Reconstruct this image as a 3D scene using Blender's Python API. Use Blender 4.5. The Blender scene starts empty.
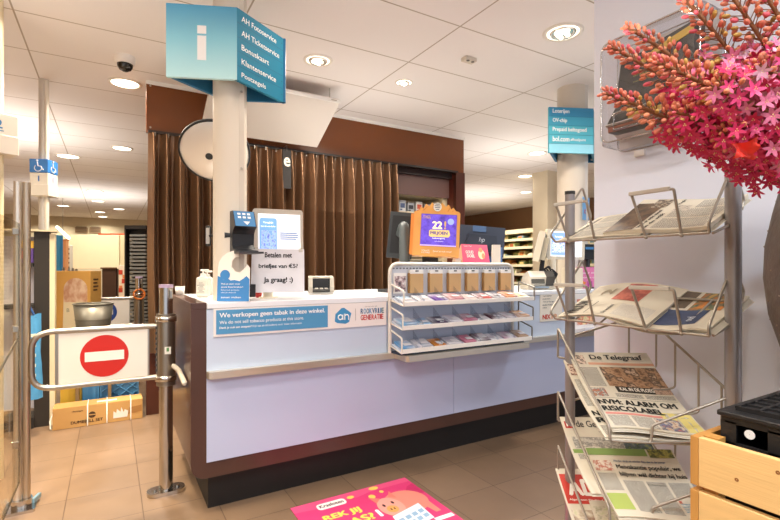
import bpy, bmesh, math, random
from mathutils import Vector, Matrix
random.seed(7)
SC = bpy.context.scene
COL = SC.collection
PI = math.pi
V = Vector

# ---------------------------------------------------------------- survey of the place
# camera 1.2 m above the floor, X runs along the service counter, Y runs into the shop
EYE = 1.2; FPX = 469.5
FW = V((.5105, .8599, 0)); RT = V((.8599, -.5105, 0))
def ray(u, v):
    return FW + RT * ((u - 390) / FPX) + V((0, 0, 1)) * ((268 - v) / FPX)
def atD(u, v, t): return V((0, 0, EYE)) + ray(u, v) * t
def atY(u, v, y):
    d = ray(u, v); return V((0, 0, EYE)) + d * (y / d.y)
def atX(u, v, x):
    d = ray(u, v); return V((0, 0, EYE)) + d * (x / d.x)
def atZ(u, v, z):
    d = ray(u, v); return V((0, 0, EYE)) + d * ((z - EYE) / d.z)

# ---------------------------------------------------------------- materials
def lin(h):
    if isinstance(h, str):
        h = h.lstrip('#'); c = [int(h[i:i+2], 16) / 255 for i in (0, 2, 4)]
    else: c = h
    return tuple(x / 12.92 if x <= .04045 else ((x + .055) / 1.055) ** 2.4 for x in c) + (1,)
MATS = {}
def newmat(key):
    m = bpy.data.materials.new(key); m.use_nodes = True
    nt = m.node_tree
    return m, nt, nt.nodes['Principled BSDF']
def M(hexc, rough=.5, metal=0, var=.05, scale=6, bump=0, bscale=60, coat=0, spec=.5, sheen=0, trans=0, stretch=None):
    key = f'{hexc}_{rough}_{metal}_{var}_{scale}_{bump}_{bscale}_{coat}_{spec}_{sheen}_{trans}_{stretch}'
    if key in MATS: return MATS[key]
    m, nt, b = newmat('surface_' + str(len(MATS)))
    N, L = nt.nodes, nt.links
    c = lin(hexc)
    tc = N.new('ShaderNodeTexCoord'); mp = N.new('ShaderNodeMapping')
    L.new(tc.outputs['Object'], mp.inputs[0])
    if stretch: mp.inputs['Scale'].default_value = stretch
    no = N.new('ShaderNodeTexNoise'); no.inputs['Scale'].default_value = scale; no.inputs['Detail'].default_value = 4
    L.new(mp.outputs[0], no.inputs['Vector'])
    mx = N.new('ShaderNodeMix'); mx.data_type = 'RGBA'
    mx.inputs[6].default_value = tuple(max(0, x * (1 - var)) for x in c[:3]) + (1,)
    mx.inputs[7].default_value = tuple(min(1, x * (1 + var)) for x in c[:3]) + (1,)
    L.new(no.outputs['Fac'], mx.inputs[0]); L.new(mx.outputs[2], b.inputs['Base Color'])
    b.inputs['Roughness'].default_value = rough; b.inputs['Metallic'].default_value = metal
    b.inputs['Coat Weight'].default_value = coat; b.inputs['Specular IOR Level'].default_value = spec
    b.inputs['Sheen Weight'].default_value = sheen; b.inputs['Transmission Weight'].default_value = trans
    if bump:
        n2 = N.new('ShaderNodeTexNoise'); n2.inputs['Scale'].default_value = bscale
        L.new(mp.outputs[0], n2.inputs['Vector'])
        bp = N.new('ShaderNodeBump'); bp.inputs['Strength'].default_value = bump; bp.inputs['Distance'].default_value = .01
        L.new(n2.outputs['Fac'], bp.inputs['Height']); L.new(bp.outputs[0], b.inputs['Normal'])
    MATS[key] = m; return m
def EM(hexc, s, key=None):
    key = key or f'em{hexc}{s}'
    if key in MATS: return MATS[key]
    m, nt, b = newmat('lit_' + str(len(MATS)))
    b.inputs['Base Color'].default_value = lin(hexc); b.inputs['Emission Color'].default_value = lin(hexc)
    b.inputs['Emission Strength'].default_value = s; b.inputs['Roughness'].default_value = .3
    MATS[key] = m; return m
def GLASS(tint='#ffffff', alpha=.12, rough=.03, ior=1.45):
    k = f'glass{tint}{alpha}{rough}{ior}'
    if k in MATS: return MATS[k]
    m, nt, b = newmat('clear_' + str(len(MATS))); N, L = nt.nodes, nt.links
    tr = N.new('ShaderNodeBsdfTransparent'); tr.inputs[0].default_value = lin(tint)
    gl = N.new('ShaderNodeBsdfGlossy'); gl.inputs['Roughness'].default_value = rough
    fr = N.new('ShaderNodeFresnel'); fr.inputs[0].default_value = ior
    ad = N.new('ShaderNodeMath'); ad.operation = 'ADD'; ad.inputs[1].default_value = alpha; ad.use_clamp = True
    ge = N.new('ShaderNodeNewGeometry'); pw = N.new('ShaderNodeMapRange'); pw.inputs[3].default_value = ior; pw.inputs[4].default_value = 1 / ior
    L.new(ge.outputs['Backfacing'], pw.inputs[0]); L.new(pw.outputs[0], fr.inputs[0])      # a thin pane reflects alike from both sides
    L.new(fr.outputs[0], ad.inputs[0])
    mx = N.new('ShaderNodeMixShader'); L.new(ad.outputs[0], mx.inputs[0]); L.new(tr.outputs[0], mx.inputs[1]); L.new(gl.outputs[0], mx.inputs[2])
    L.new(mx.outputs[0], N['Material Output'].inputs[0])
    MATS[k] = m; return m
def PIC(cols, scale=12, rough=.55, emit=0, seed=0):
    """a printed photograph: blotches of the given inks"""
    k = f'pic{cols}{scale}{emit}{seed}'
    if k in MATS: return MATS[k]
    m, nt, b = newmat('print_' + str(len(MATS))); N, L = nt.nodes, nt.links
    tc = N.new('ShaderNodeTexCoord'); mp = N.new('ShaderNodeMapping'); mp.inputs['Location'].default_value = (seed * 1.7, seed * .9, seed)
    L.new(tc.outputs['UV'], mp.inputs[0])
    no = N.new('ShaderNodeTexNoise'); no.inputs['Scale'].default_value = scale; no.inputs['Detail'].default_value = 3; no.inputs['Roughness'].default_value = .6
    L.new(mp.outputs[0], no.inputs['Vector'])
    r = N.new('ShaderNodeValToRGB'); el = r.color_ramp.elements
    n = len(cols)
    for i, c in enumerate(cols):
        p = .28 + .44 * i / max(1, n - 1)
        if i < 2: e = el[i]; e.position = p
        else: e = el.new(p)
        e.color = lin(c)
    L.new(no.outputs['Fac'], r.inputs[0]); L.new(r.outputs[0], b.inputs['Base Color'])
    b.inputs['Roughness'].default_value = rough
    if emit:
        L.new(r.outputs[0], b.inputs['Emission Color']); b.inputs['Emission Strength'].default_value = emit
    MATS[k] = m; return m
def BODYTEXT(paper='#e9e2d2', ink='#6e6a64', pitch=.0042):
    """columns of small print, UV in metres"""
    k = f'body{paper}{ink}{pitch}'
    if k in MATS: return MATS[k]
    m, nt, b = newmat('print_' + str(len(MATS))); N, L = nt.nodes, nt.links
    tc = N.new('ShaderNodeTexCoord'); sx = N.new('ShaderNodeSeparateXYZ'); L.new(tc.outputs['UV'], sx.inputs[0])
    def mt(op, a, bb=None):
        n = N.new('ShaderNodeMath'); n.operation = op
        for i, x in enumerate((a, bb)):
            if x is None: continue
            if isinstance(x, (int, float)): n.inputs[i].default_value = x
            else: L.new(x, n.inputs[i])
        return n.outputs[0]
    row = mt('GREATER_THAN', mt('FRACT', mt('DIVIDE', sx.outputs[1], pitch)), .45)
    no = N.new('ShaderNodeTexNoise'); no.inputs['Scale'].default_value = 700
    L.new(tc.outputs['UV'], no.inputs['Vector'])
    wd = mt('GREATER_THAN', no.outputs['Fac'], .42)
    f = mt('MULTIPLY', row, wd)
    mx = N.new('ShaderNodeMix'); mx.data_type = 'RGBA'
    mx.inputs[6].default_value = lin(paper); mx.inputs[7].default_value = lin(ink)
    L.new(f, mx.inputs[0]); L.new(mx.outputs[2], b.inputs['Base Color']); b.inputs['Roughness'].default_value = .8
    MATS[k] = m; return m

# ---------------------------------------------------------------- mesh builder
TXT = {}
def text_mesh(body, bold):
    k = (body, bold)
    if k not in TXT:
        cu = bpy.data.curves.new('t', 'FONT'); cu.body = body; cu.size = 1; cu.resolution_u = 3
        o = bpy.data.objects.new('t', cu)
        me = bpy.data.meshes.new_from_object(o)
        v0 = [v.co.copy() for v in me.vertices]; f0 = [tuple(p.vertices) for p in me.polygons]; vs = []; fs = []
        for k_, (dx, dy) in enumerate(((-bold, 0), (bold, 0), (0, bold * .7), (0, -bold * .7)) if bold else ((0, 0),)):      # heavier strokes
            n = len(vs); vs += [p + V((dx, dy, k_)) for p in v0]; fs += [tuple(i + n for i in f) for f in f0]
        bpy.data.objects.remove(o); bpy.data.curves.remove(cu); bpy.data.meshes.remove(me)
        TXT[k] = (vs, fs)
    return TXT[k]
def basis(z, x=None):
    z = V(z).normalized()
    if x is None: x = V((0, 0, 1)) if abs(z.z) < .9 else V((1, 0, 0))
    y = z.cross(V(x)).normalized(); x = y.cross(z).normalized()
    return x, y, z
class MB:
    def __init__(self, mat=None):
        self.v = []; self.f = []; self.fm = []; self.sm = []; self.uv = []; self.mats = []; self.cur = 0
        if mat: self.m(mat)
    def m(self, mat):
        if mat not in self.mats: self.mats.append(mat)
        self.cur = self.mats.index(mat); return self
    def add(self, vs, fs, smooth=False, uvs=None):
        n = len(self.v); self.v += [V(x) for x in vs]
        self.uv += uvs if uvs else [(x[0], x[1]) for x in vs]
        for f in fs: self.f.append(tuple(i + n for i in f)); self.fm.append(self.cur); self.sm.append(smooth)
        return self
    def bm(self, bm, smooth=False):
        bm.verts.ensure_lookup_table(); bm.verts.index_update()
        self.add([v.co for v in bm.verts], [[x.index for x in f.verts] for f in bm.faces], smooth); bm.free(); return self
    def box(self, c, s, rot=None, bev=0, seg=2):
        b = bmesh.new(); bmesh.ops.create_cube(b, size=1)
        for v in b.verts: v.co = V((v.co.x * s[0], v.co.y * s[1], v.co.z * s[2]))
        if bev: bmesh.ops.bevel(b, geom=b.edges[:], offset=bev, segments=seg, affect='EDGES', profile=.5)
        if rot is not None: bmesh.ops.rotate(b, verts=b.verts, matrix=rot)
        bmesh.ops.translate(b, verts=b.verts, vec=V(c)); return self.bm(b)
    def span(self, a, b, bev=0):
        a, b = V(a), V(b); return self.box((a + b) / 2, [abs(x) for x in (b - a)], bev=bev)
    def cyl(self, p0, p1, r0, r1=None, n=20, cap=True):
        p0, p1 = V(p0), V(p1); r1 = r0 if r1 is None else r1
        x, y, z = basis(p1 - p0)
        vs = []
        for p, r in ((p0, r0), (p1, r1)):
            for i in range(n):
                a = 2 * PI * i / n; vs.append(p + x * (r * math.cos(a)) + y * (r * math.sin(a)))
        self.add(vs, [(i, (i + 1) % n, n + (i + 1) % n, n + i) for i in range(n)], True)
        if cap:
            self.add(vs[:n], [tuple(range(n - 1, -1, -1))]); self.add(vs[n:], [tuple(range(n))])
        return self
    def tube(self, pts, r, n=8, closed=False):
        P = [V(p) for p in pts]; k = len(P); vs = []
        up = None
        for i in range(k):
            a = P[i - 1] if (i or closed) else P[i]; b = P[(i + 1) % k] if (i < k - 1 or closed) else P[i]
            t = (b - a).normalized()
            if up is None or abs(up.dot(t)) > .98: up = V((0, 0, 1)) if abs(t.z) < .9 else V((1, 0, 0))
            y = t.cross(up).normalized(); x = y.cross(t).normalized(); up = x
            for j in range(n):
                an = 2 * PI * j / n; vs.append(P[i] + x * (r * math.cos(an)) + y * (r * math.sin(an)))
        fs = []
        for i in range(k if closed else k - 1):
            for j in range(n):
                a = i * n; b = ((i + 1) % k) * n
                fs.append((a + j, a + (j + 1) % n, b + (j + 1) % n, b + j))
        self.add(vs, fs, True)
        if not closed:
            self.add(vs[:n], [tuple(range(n - 1, -1, -1))]); self.add(vs[-n:], [tuple(range(n))])
        return self
    def lathe(self, prof, c=(0, 0, 0), n=28, axis=(0, 0, 1), smooth=True):
        x, y, z = basis(axis); c = V(c); vs = []; k = len(prof)
        for r, h in prof:
            for i in range(n):
                a = 2 * PI * i / n; vs.append(c + z * h + x * (r * math.cos(a)) + y * (r * math.sin(a)))
        self.add(vs, [(j * n + i, j * n + (i + 1) % n, (j + 1) * n + (i + 1) % n, (j + 1) * n + i) for j in range(k - 1) for i in range(n)], smooth)
        return self
    def prism(self, poly, o, ex, ey, h):
        """poly in the frame o, ex, ey; extruded along ex x ey by h"""
        o, ex, ey = V(o), V(ex), V(ey); nz = ex.cross(ey).normalized() * h; n = len(poly)
        a = [o + ex * p[0] + ey * p[1] for p in poly]; b = [p + nz for p in a]
        self.add(a + b, [tuple(range(n - 1, -1, -1)), tuple(range(n, 2 * n))] + [(i, (i + 1) % n, n + (i + 1) % n, n + i) for i in range(n)],
                 uvs=list(poly) * 2); return self
    def sphere(self, c, r, rot=None, nu=12, nv=8):
        if isinstance(r, (int, float)): r = (r, r, r)
        vs = []; c = V(c)
        for j in range(nv + 1):
            th = PI * j / nv
            for i in range(nu):
                a = 2 * PI * i / nu
                p = V((r[0] * math.sin(th) * math.cos(a), r[1] * math.sin(th) * math.sin(a), r[2] * math.cos(th)))
                vs.append(c + (rot @ p if rot is not None else p))
        self.add(vs, [(j * nu + i, (j + 1) * nu + i, (j + 1) * nu + (i + 1) % nu, j * nu + (i + 1) % nu) for j in range(nv) for i in range(nu)], True)
        return self
    def poly(self, pts, uvs=None): return self.add(pts, [tuple(range(len(pts)))], uvs=uvs)
    def grid(self, fn, nu, nv, uvs=(1, 1), smooth=True):
        vs = []; uv = []
        for j in range(nv + 1):
            for i in range(nu + 1):
                vs.append(fn(i / nu, j / nv)); uv.append((i / nu * uvs[0], j / nv * uvs[1]))
        w = nu + 1
        return self.add(vs, [(j * w + i, j * w + i + 1, (j + 1) * w + i + 1, (j + 1) * w + i) for j in range(nv) for i in range(nu)], smooth, uv)
    def text(self, body, o, ex, ey, w=None, h=None, bold=.0, align='l', fn=None):
        """lettering: o = lower left corner (or centre), h = height of the line's ink, w = its width"""
        vs, fs = text_mesh(body, bold)
        if not vs: return self
        x0 = min(p.x for p in vs); x1 = max(p.x for p in vs); y0 = min(p.y for p in vs); y1 = max(p.y for p in vs)
        if w and h: sx, sy = w / (x1 - x0), h / (y1 - y0)
        elif w: sx = sy = w / (x1 - x0)
        else: sx = sy = h / (y1 - y0)
        W = (x1 - x0) * sx; off = -W / 2 if align == 'c' else (-W if align == 'r' else 0)
        lay = .00018
        if fn:
            out = []
            for p in vs:
                x, y = (p.x - x0) * sx + off, (p.y - y0) * sy; q = fn(x, y)
                if p.z: q = q + (fn(x + .002, y) - q).cross(fn(x, y + .002) - q).normalized() * (lay * p.z)
                out.append(q)
        else:
            o, ex, ey = V(o), V(ex), V(ey)
            nn_ = ex.cross(ey).normalized() * lay
            out = [o + ex * ((p.x - x0) * sx + off) + ey * ((p.y - y0) * sy) + nn_ * p.z for p in vs]
        return self.add(out, fs)
    def build(self, name, parent=None, loc=None, world=True):
        """ONE mesh object; verts are given in world space (or in the thing's own space with world=False)"""
        me = bpy.data.meshes.new(name)
        if parent is not None and world:
            r = parent
            while r.parent is not None: r = r.parent
            inv = r.matrix_basis.inverted()
            vs = [inv @ v for v in self.v]
        elif loc is not None:
            l = V(loc); vs = [v - l for v in self.v]
        else: vs = self.v
        me.from_pydata([tuple(v) for v in vs], [], self.f)
        for mt in self.mats: me.materials.append(mt)
        me.polygons.foreach_set('material_index', self.fm); me.polygons.foreach_set('use_smooth', self.sm)
        ul = me.uv_layers.new(name='UVMap')
        lv = [0] * len(me.loops); me.loops.foreach_get('vertex_index', lv)
        fl = []
        for i in lv: fl += self.uv[i][:2]
        ul.data.foreach_set('uv', fl)
        me.update()
        o = bpy.data.objects.new(name, me); COL.objects.link(o)
        if parent is not None: o.parent = parent
        if loc is not None: o.location = loc
        return o
def tag(o, label, cat, group=None):
    o['label'] = label; o['category'] = cat
    if group: o['group'] = group
    return o
def thing(name, label, cat, loc=(0, 0, 0), rz=0, group=None):
    o = bpy.data.objects.new(name, None); COL.objects.link(o); o.location = loc; o.rotation_euler = (0, 0, rz)
    o.matrix_basis = Matrix.Translation(V(loc)) @ Matrix.Rotation(rz, 4, 'Z')
    o.empty_display_size = .05
    return tag(o, label, cat, group)
def struct(name, mb, parent=None, loc=None):
    o = mb.build(name, parent, loc)
    if parent is None: o['kind'] = 'structure'
    return o
def copy_thing(o, loc, label, group=None, rz=None):
    c = o.copy(); COL.objects.link(c); c.location = loc; c['label'] = label
    if group: c['group'] = group
    if rz is not None: c.rotation_euler = (0, 0, rz)
    for ch in list(o.children):
        d = ch.copy(); COL.objects.link(d); d.parent = c
        for g in list(ch.children):
            e = g.copy(); COL.objects.link(e); e.parent = d
    return c
def RX(a): return Matrix.Rotation(a, 3, 'X')
def RY(a): return Matrix.Rotation(a, 3, 'Y')
def RZ(a): return Matrix.Rotation(a, 3, 'Z')
def arc(c, r, a0, a1, n=8): return [(c[0] + r * math.cos(a0 + (a1 - a0) * i / n), c[1] + r * math.sin(a0 + (a1 - a0) * i / n)) for i in range(n + 1)]
def rrect(x0, y0, x1, y1, r, n=5):
    return arc((x1 - r, y0 + r), r, -PI/2, 0, n) + arc((x1 - r, y1 - r), r, 0, PI/2, n) + arc((x0 + r, y1 - r), r, PI/2, PI, n) + arc((x0 + r, y0 + r), r, PI, 1.5 * PI, n)
def bend(pts, r, n=5):
    """round the corners of a polyline"""
    P = [V(p) for p in pts]; out = [P[0]]
    for i in range(1, len(P) - 1):
        a, b, c = P[i-1], P[i], P[i+1]
        d1 = (a - b); d2 = (c - b); q = min(r, d1.length * .45, d2.length * .45)
        s = b + d1.normalized() * q; e = b + d2.normalized() * q
        for k in range(n + 1):
            t = k / n; out.append(s * (1-t)**2 + b * (2*t*(1-t)) + e * t**2)
    return out + [P[-1]]
CHROME = M('#c9c5bf', .18, 1, .04); STEEL = M('#b9b2a6', .32, 1, .05); ALU = M('#c6c0b8', .35, .9, .04, stretch=(1, 30, 30))
BLACK = M('#191a1c', .45); DGREY = M('#33363a', .45); WHITE = M('#efece6', .5); CREAM = M('#ece2cd', .5)
# ================================================================= SETTING
CEIL = 2.73; WX = 1.75; WY = 1.262
def floor_mat():
    m, nt, b = newmat('floor_tiles'); N, L = nt.nodes, nt.links
    tc = N.new('ShaderNodeTexCoord'); mp = N.new('ShaderNodeMapping'); mp.inputs['Location'].default_value = (.2, -2.94 + .335 * 10, 0)
    L.new(tc.outputs['Object'], mp.inputs[0])
    br = N.new('ShaderNodeTexBrick'); br.offset = 0; br.squash = 1
    br.inputs['Scale'].default_value = 1; br.inputs['Brick Width'].default_value = .335; br.inputs['Row Height'].default_value = .335
    br.inputs['Mortar Size'].default_value = .0022; br.inputs['Mortar Smooth'].default_value = .2
    br.inputs['Color1'].default_value = lin('#836b55'); br.inputs['Color2'].default_value = lin('#7a634e'); br.inputs['Mortar'].default_value = lin('#54402f')
    L.new(mp.outputs[0], br.inputs['Vector'])
    no = N.new('ShaderNodeTexNoise'); no.inputs['Scale'].default_value = 2.2; no.inputs['Detail'].default_value = 6
    L.new(tc.outputs['Object'], no.inputs['Vector'])
    rp = N.new('ShaderNodeValToRGB'); rp.color_ramp.elements[0].position = .3; rp.color_ramp.elements[1].position = .7
    rp.color_ramp.elements[0].color = (.82, .82, .82, 1); rp.color_ramp.elements[1].color = (1.06, 1.06, 1.06, 1)
    L.new(no.outputs['Fac'], rp.inputs[0])
    mx = N.new('ShaderNodeMix'); mx.data_type = 'RGBA'; mx.blend_type = 'MULTIPLY'; mx.inputs[0].default_value = 1
    L.new(br.outputs['Color'], mx.inputs[6]); L.new(rp.outputs[0], mx.inputs[7]); L.new(mx.outputs[2], b.inputs['Base Color'])
    n3 = N.new('ShaderNodeTexNoise'); n3.inputs['Scale'].default_value = 5; L.new(tc.outputs['Object'], n3.inputs['Vector'])
    ro = N.new('ShaderNodeMapRange'); ro.inputs[3].default_value = .3; ro.inputs[4].default_value = .5
    L.new(n3.outputs['Fac'], ro.inputs[0]); L.new(ro.outputs[0], b.inputs['Roughness'])
    bp = N.new('ShaderNodeBump'); bp.inputs['Strength'].default_value = .25; bp.inputs['Distance'].default_value = .004; bp.invert = True
    L.new(br.outputs['Fac'], bp.inputs['Height']); L.new(bp.outputs[0], b.inputs['Normal'])
    return m
def ceil_mat():
    m, nt, b = newmat('ceiling_tiles'); N, L = nt.nodes, nt.links
    tc = N.new('ShaderNodeTexCoord'); mp = N.new('ShaderNodeMapping'); mp.inputs['Location'].default_value = (.5 + 12, -2.93 + 12, 0)
    L.new(tc.outputs['Object'], mp.inputs[0])
    br = N.new('ShaderNodeTexBrick'); br.offset = 0; br.squash = 1
    br.inputs['Scale'].default_value = 1; br.inputs['Brick Width'].default_value = 1.2; br.inputs['Row Height'].default_value = .6
    br.inputs['Mortar Size'].default_value = .006; br.inputs['Mortar Smooth'].default_value = .3
    br.inputs['Color1'].default_value = lin('#f3eeea'); br.inputs['Color2'].default_value = lin('#f1ece7'); br.inputs['Mortar'].default_value = lin('#b3a695')
    L.new(mp.outputs[0], br.inputs['Vector'])
    no = N.new('ShaderNodeTexNoise'); no.inputs['Scale'].default_value = 120; L.new(tc.outputs['Object'], no.inputs['Vector'])
    bp = N.new('ShaderNodeBump'); bp.inputs['Strength'].default_value = .08; bp.inputs['Distance'].default_value = .005
    L.new(no.outputs['Fac'], bp.inputs['Height']); L.new(bp.outputs[0], b.inputs['Normal'])
    L.new(br.outputs['Color'], b.inputs['Base Color']); b.inputs['Roughness'].default_value = .85
    return m
struct('floor', MB(floor_mat()).span((-5, -3, -.1), (9, 17, 0)))
struct('ceiling', MB(ceil_mat()).span((-5, -3, CEIL), (9, 17, CEIL + .1)))
LILAC = M('#dfe3ee', .6, 0, .02, 3, .03, 40)
struct('wall_right', MB(LILAC).span((WX, -3, 0), (WX + .12, WY, CEIL)))
struct('wall_back', MB(M('#dccfae', .7)).span((-5, 17, 0), (9, 17.1, CEIL)))
struct('wall_left', MB(M('#d9b98c', .7)).span((-5.1, -3, 0), (-5, 17, CEIL)))
struct('wall_east', MB(M('#7c5a3c', .6)).span((9, -3, 0), (9.1, 17, CEIL)))
# brown kiosk wall behind the service counter
KB = M('#753d10', .30, 0, .06, 3, coat=.2); KBD = M('#4a2316', .35, 0, .08, 3)
KX0, KX1, KY = .245, 3.56, 4.3
kw = MB(KB).span((KX0, KY, 2.31), (KX1, KY + .05, CEIL - .03))               # fascia
kw.m(KBD).span((KX0, KY, 0), (3.43, KY + .05, .5)).span((3.43, KY - .02, 0), (KX1, KY + .3, 2.31))
kw.m(M('#2c1a12', .6)).span((.5, KY + .75, .0), (3.43, KY + .8, 2.31)).span((.27, KY + .05, .5), (.3, KY + .12, 2.31))
kw.m(WHITE).span((KX0, KY - .01, CEIL - .03), (KX1 + .01, KY + .06, CEIL))
for z in (2.35, 2.69):
    kw.m(STEEL).cyl((KX0 + .03, KY - .004, z), (KX0 + .03, KY, z), .008, n=10)
struct('wall_kiosk', kw)
# cream column and boards far right
struct('column_right', MB(M('#e9dcc0', .6)).span((5.87, 5.06, 0), (6.17, 5.36, CEIL)))
struct('trim_wood', MB(M('#a8743c', .5, 0, .2, 8, stretch=(1, 1, .1))).span((6.2, 3.9, 0), (6.9, 3.96, CEIL)))

# ---- info columns standing in the counter
def info_column(x, y, r, label, z0, flat):
    t = thing('info_column', label, 'column', (x, y, z0))
    b = MB(M('#e6dccb' if flat else '#d6cbbb', .42, 0, .02))
    if flat:                                                # folded steel casing, a flat rear strip
        b.cyl((x, y, z0), (x, y, CEIL), r, n=40)
        b.build('casing', t)
        a = FW * -1
        c = V((x, y, 0)) + RT * (r * .62) + FW * (-r * .62)
        s = MB(M('#ddd3c3', .4, 0, .02)).box((c.x, c.y, (z0 + CEIL) / 2), (.075, .012, CEIL - z0), RZ(-.536 + .3), .002)
        s.build('cover_strip', t)
        for k, z in enumerate((1.72, 2.12)):
            for q in (-.028, .028):
                p = V((c.x, c.y, z)) + RT * q + FW * -.006
                MB(STEEL).cyl(p, p + FW * -.008, .006, n=10).build('screw', t)
    else:
        b.cyl((x, y, z0), (x, y, CEIL), r, n=44); b.build('casing', t)
        c = V((x, y, 0)) + RT * (r * .66) + FW * (-r * .72)
        MB(M('#d5cec4', .4)).box((c.x, c.y, (z0 + CEIL) / 2), (.05, .01, CEIL - z0), RZ(-.536 + .5), .002).build('cover_strip', t)
    return t
info_column(.547, 2.60, .086, 'cream steel column rising from the counter under the big turquoise info sign', 1.034, True)
info_column(3.385, 2.655, .120, 'round cream column rising behind the newspaper rack under the smaller turquoise sign', 1.034, False)

# ---- four-sided turquoise signs
def box_sign(name, label, A, B, off, z0, z1, front, side, thick=.02):
    C, D = B + off, A + off
    cen = (A + C) / 2
    t = thing(name, label, 'sign', (cen.x, cen.y, z0))
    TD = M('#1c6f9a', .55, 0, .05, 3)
    out = []
    for nm, p, q, mat in (('front_panel', A, B, front), ('side_panel', B, C, side), ('rear_panel', C, D, TD), ('far_panel', D.lerp(A, .03), A.lerp(D, .08), TD)):
        ex = (q - p).normalized(); n = V((ex.y, -ex.x, 0))
        if n.dot(p - cen) < 0: n = -n
        w = (q - p).length
        b = MB(mat); poly = [(0, 0), (w, 0), (w, z1 - z0), (0, z1 - z0)]
        o = V((p.x, p.y, z0)) - n * thick
        b.prism(poly, o, ex, V((0, 0, 1)), thick if ex.cross(V((0, 0, 1))).dot(n) > 0 else -thick)
        out.append((b.build(nm, t), V((p.x, p.y, z0)) + n * .0015, ex, w))
    for p, q in ((A, B), (B, C)):
        m = p.lerp(q, .8); d = (cen - m); d.z = 0; d.normalize()
        MB(M('#9a9c9c', .5)).box((m.x + d.x * .035, m.y + d.y * .035, z0 + .012), (.05, .03, .006), RZ(math.atan2(q.y - p.y, q.x - p.x))).build('bracket', t)
    return t, out
A = atD(166, 268, 2.31); B = atD(237, 268, 2.35); OFF = FW * .34 + RT * .169
for p in (A, B): p.z = 0
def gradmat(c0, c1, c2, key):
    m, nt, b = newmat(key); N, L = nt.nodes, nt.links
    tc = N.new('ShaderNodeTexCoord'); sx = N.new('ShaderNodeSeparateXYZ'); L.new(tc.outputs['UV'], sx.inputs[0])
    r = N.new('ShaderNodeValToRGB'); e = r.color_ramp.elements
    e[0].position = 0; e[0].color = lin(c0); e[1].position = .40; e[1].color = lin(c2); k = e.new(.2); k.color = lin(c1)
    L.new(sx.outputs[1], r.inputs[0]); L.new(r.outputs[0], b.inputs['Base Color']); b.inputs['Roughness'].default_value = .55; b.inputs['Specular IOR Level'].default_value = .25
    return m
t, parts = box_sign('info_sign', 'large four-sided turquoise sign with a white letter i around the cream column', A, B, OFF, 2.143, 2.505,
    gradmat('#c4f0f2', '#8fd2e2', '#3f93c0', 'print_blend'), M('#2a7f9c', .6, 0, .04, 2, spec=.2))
ob, o, ex, w = parts[0]; UP = V((0, 0, 1))
b = MB(M('#fbfbf7', .5)); k = w / 71
def rect(b, o, ex, x0, y0, x1, y1): return b.poly([o + ex * x0 + UP * y0, o + ex * x1 + UP * y0, o + ex * x1 + UP * y1, o + ex * x0 + UP * y1])
rect(b, o, ex, 31 * k, 18.5 * k, 40 * k, 44 * k); rect(b, o, ex, 31 * k, 46 * k, 40 * k, 54.5 * k); b.build('letter_i', ob)
ob, o, ex, w = parts[1]
ln = MB(M('#135a78', .5))
hh = 2.505 - 2.143
for i, s in enumerate(('AH Fotoservice', 'AH Ticketservice', 'Bonuskaart', 'Klantenservice', 'Postzegels')):
    y = hh * (1 - (i + .78) / 5)
    L_ = {0: .265, 1: .29, 2: .205, 3: .262, 4: .18}[i]
    b = MB(M('#f4f5f2', .5)); b.text(s, o + ex * .03 + UP * y, ex, UP, w=L_, h=hh / 5 * (.40 if 'g' not in s and 'k' not in s.lower()[:0] else .44), bold=.012)
    if i: rect(ln, o, ex, 0, hh * (1 - i / 5) - .001, w, hh * (1 - i / 5) + .001)
    b.m(M('#12546f', .5)); rect(b, o, ex, w - .04, y + .02, w - .034, y + .026); b.build('lettering', ob)
ln.build('slat_joint', ob)

P1 = atD(549, 268, 3.76); P2 = atD(593.5, 268, 3.80)
for p in (P1, P2): p.z = 0
ex = (P2 - P1).normalized(); nn = V((-ex.y, ex.x, 0))
if nn.dot(FW) < 0: nn = -nn
s0, s1 = 2.125, 2.49
t, parts = box_sign('info_sign', 'small four-sided turquoise sign listing four services around the round column', P1, P2, OFF, s0, s1,
    M('#4fb3c6', .5, 0, .04, 2), M('#2a7f9c', .5, 0, .04, 2))
ob, o, ex, w = parts[0]; hh = s1 - s0
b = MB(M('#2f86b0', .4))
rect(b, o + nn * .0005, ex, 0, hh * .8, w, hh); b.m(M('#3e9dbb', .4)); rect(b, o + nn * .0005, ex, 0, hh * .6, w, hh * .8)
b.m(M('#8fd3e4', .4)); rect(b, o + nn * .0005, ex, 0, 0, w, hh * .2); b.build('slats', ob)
o2 = o - nn * .001
for i, (s, L_) in enumerate((('Loterijen', .14), ('OV-chip', .12), ('Prepaid beltegoed', .285), ('bol.com', .14))):
    b = MB(M('#f4f5f2', .5)); b.text(s, o2 + ex * .03 + UP * (hh * (1 - (i + .76) / 5)), ex, UP, w=L_, h=hh * .115, bold=.02)
    if i < 3: b.build('lettering', ob)
b.text('afhaalpunt', o2 + ex * .18 + UP * (hh * .25), ex, UP, w=.13, h=hh * .08, bold=.008); b.build('lettering', ob)
b = MB(M('#12546f', .5))
for i in range(4): rect(b, o2, ex, 0, hh * (i + 1) / 5 - .001, w, hh * (i + 1) / 5 + .001)
b.build('slat_joint', ob)

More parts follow.
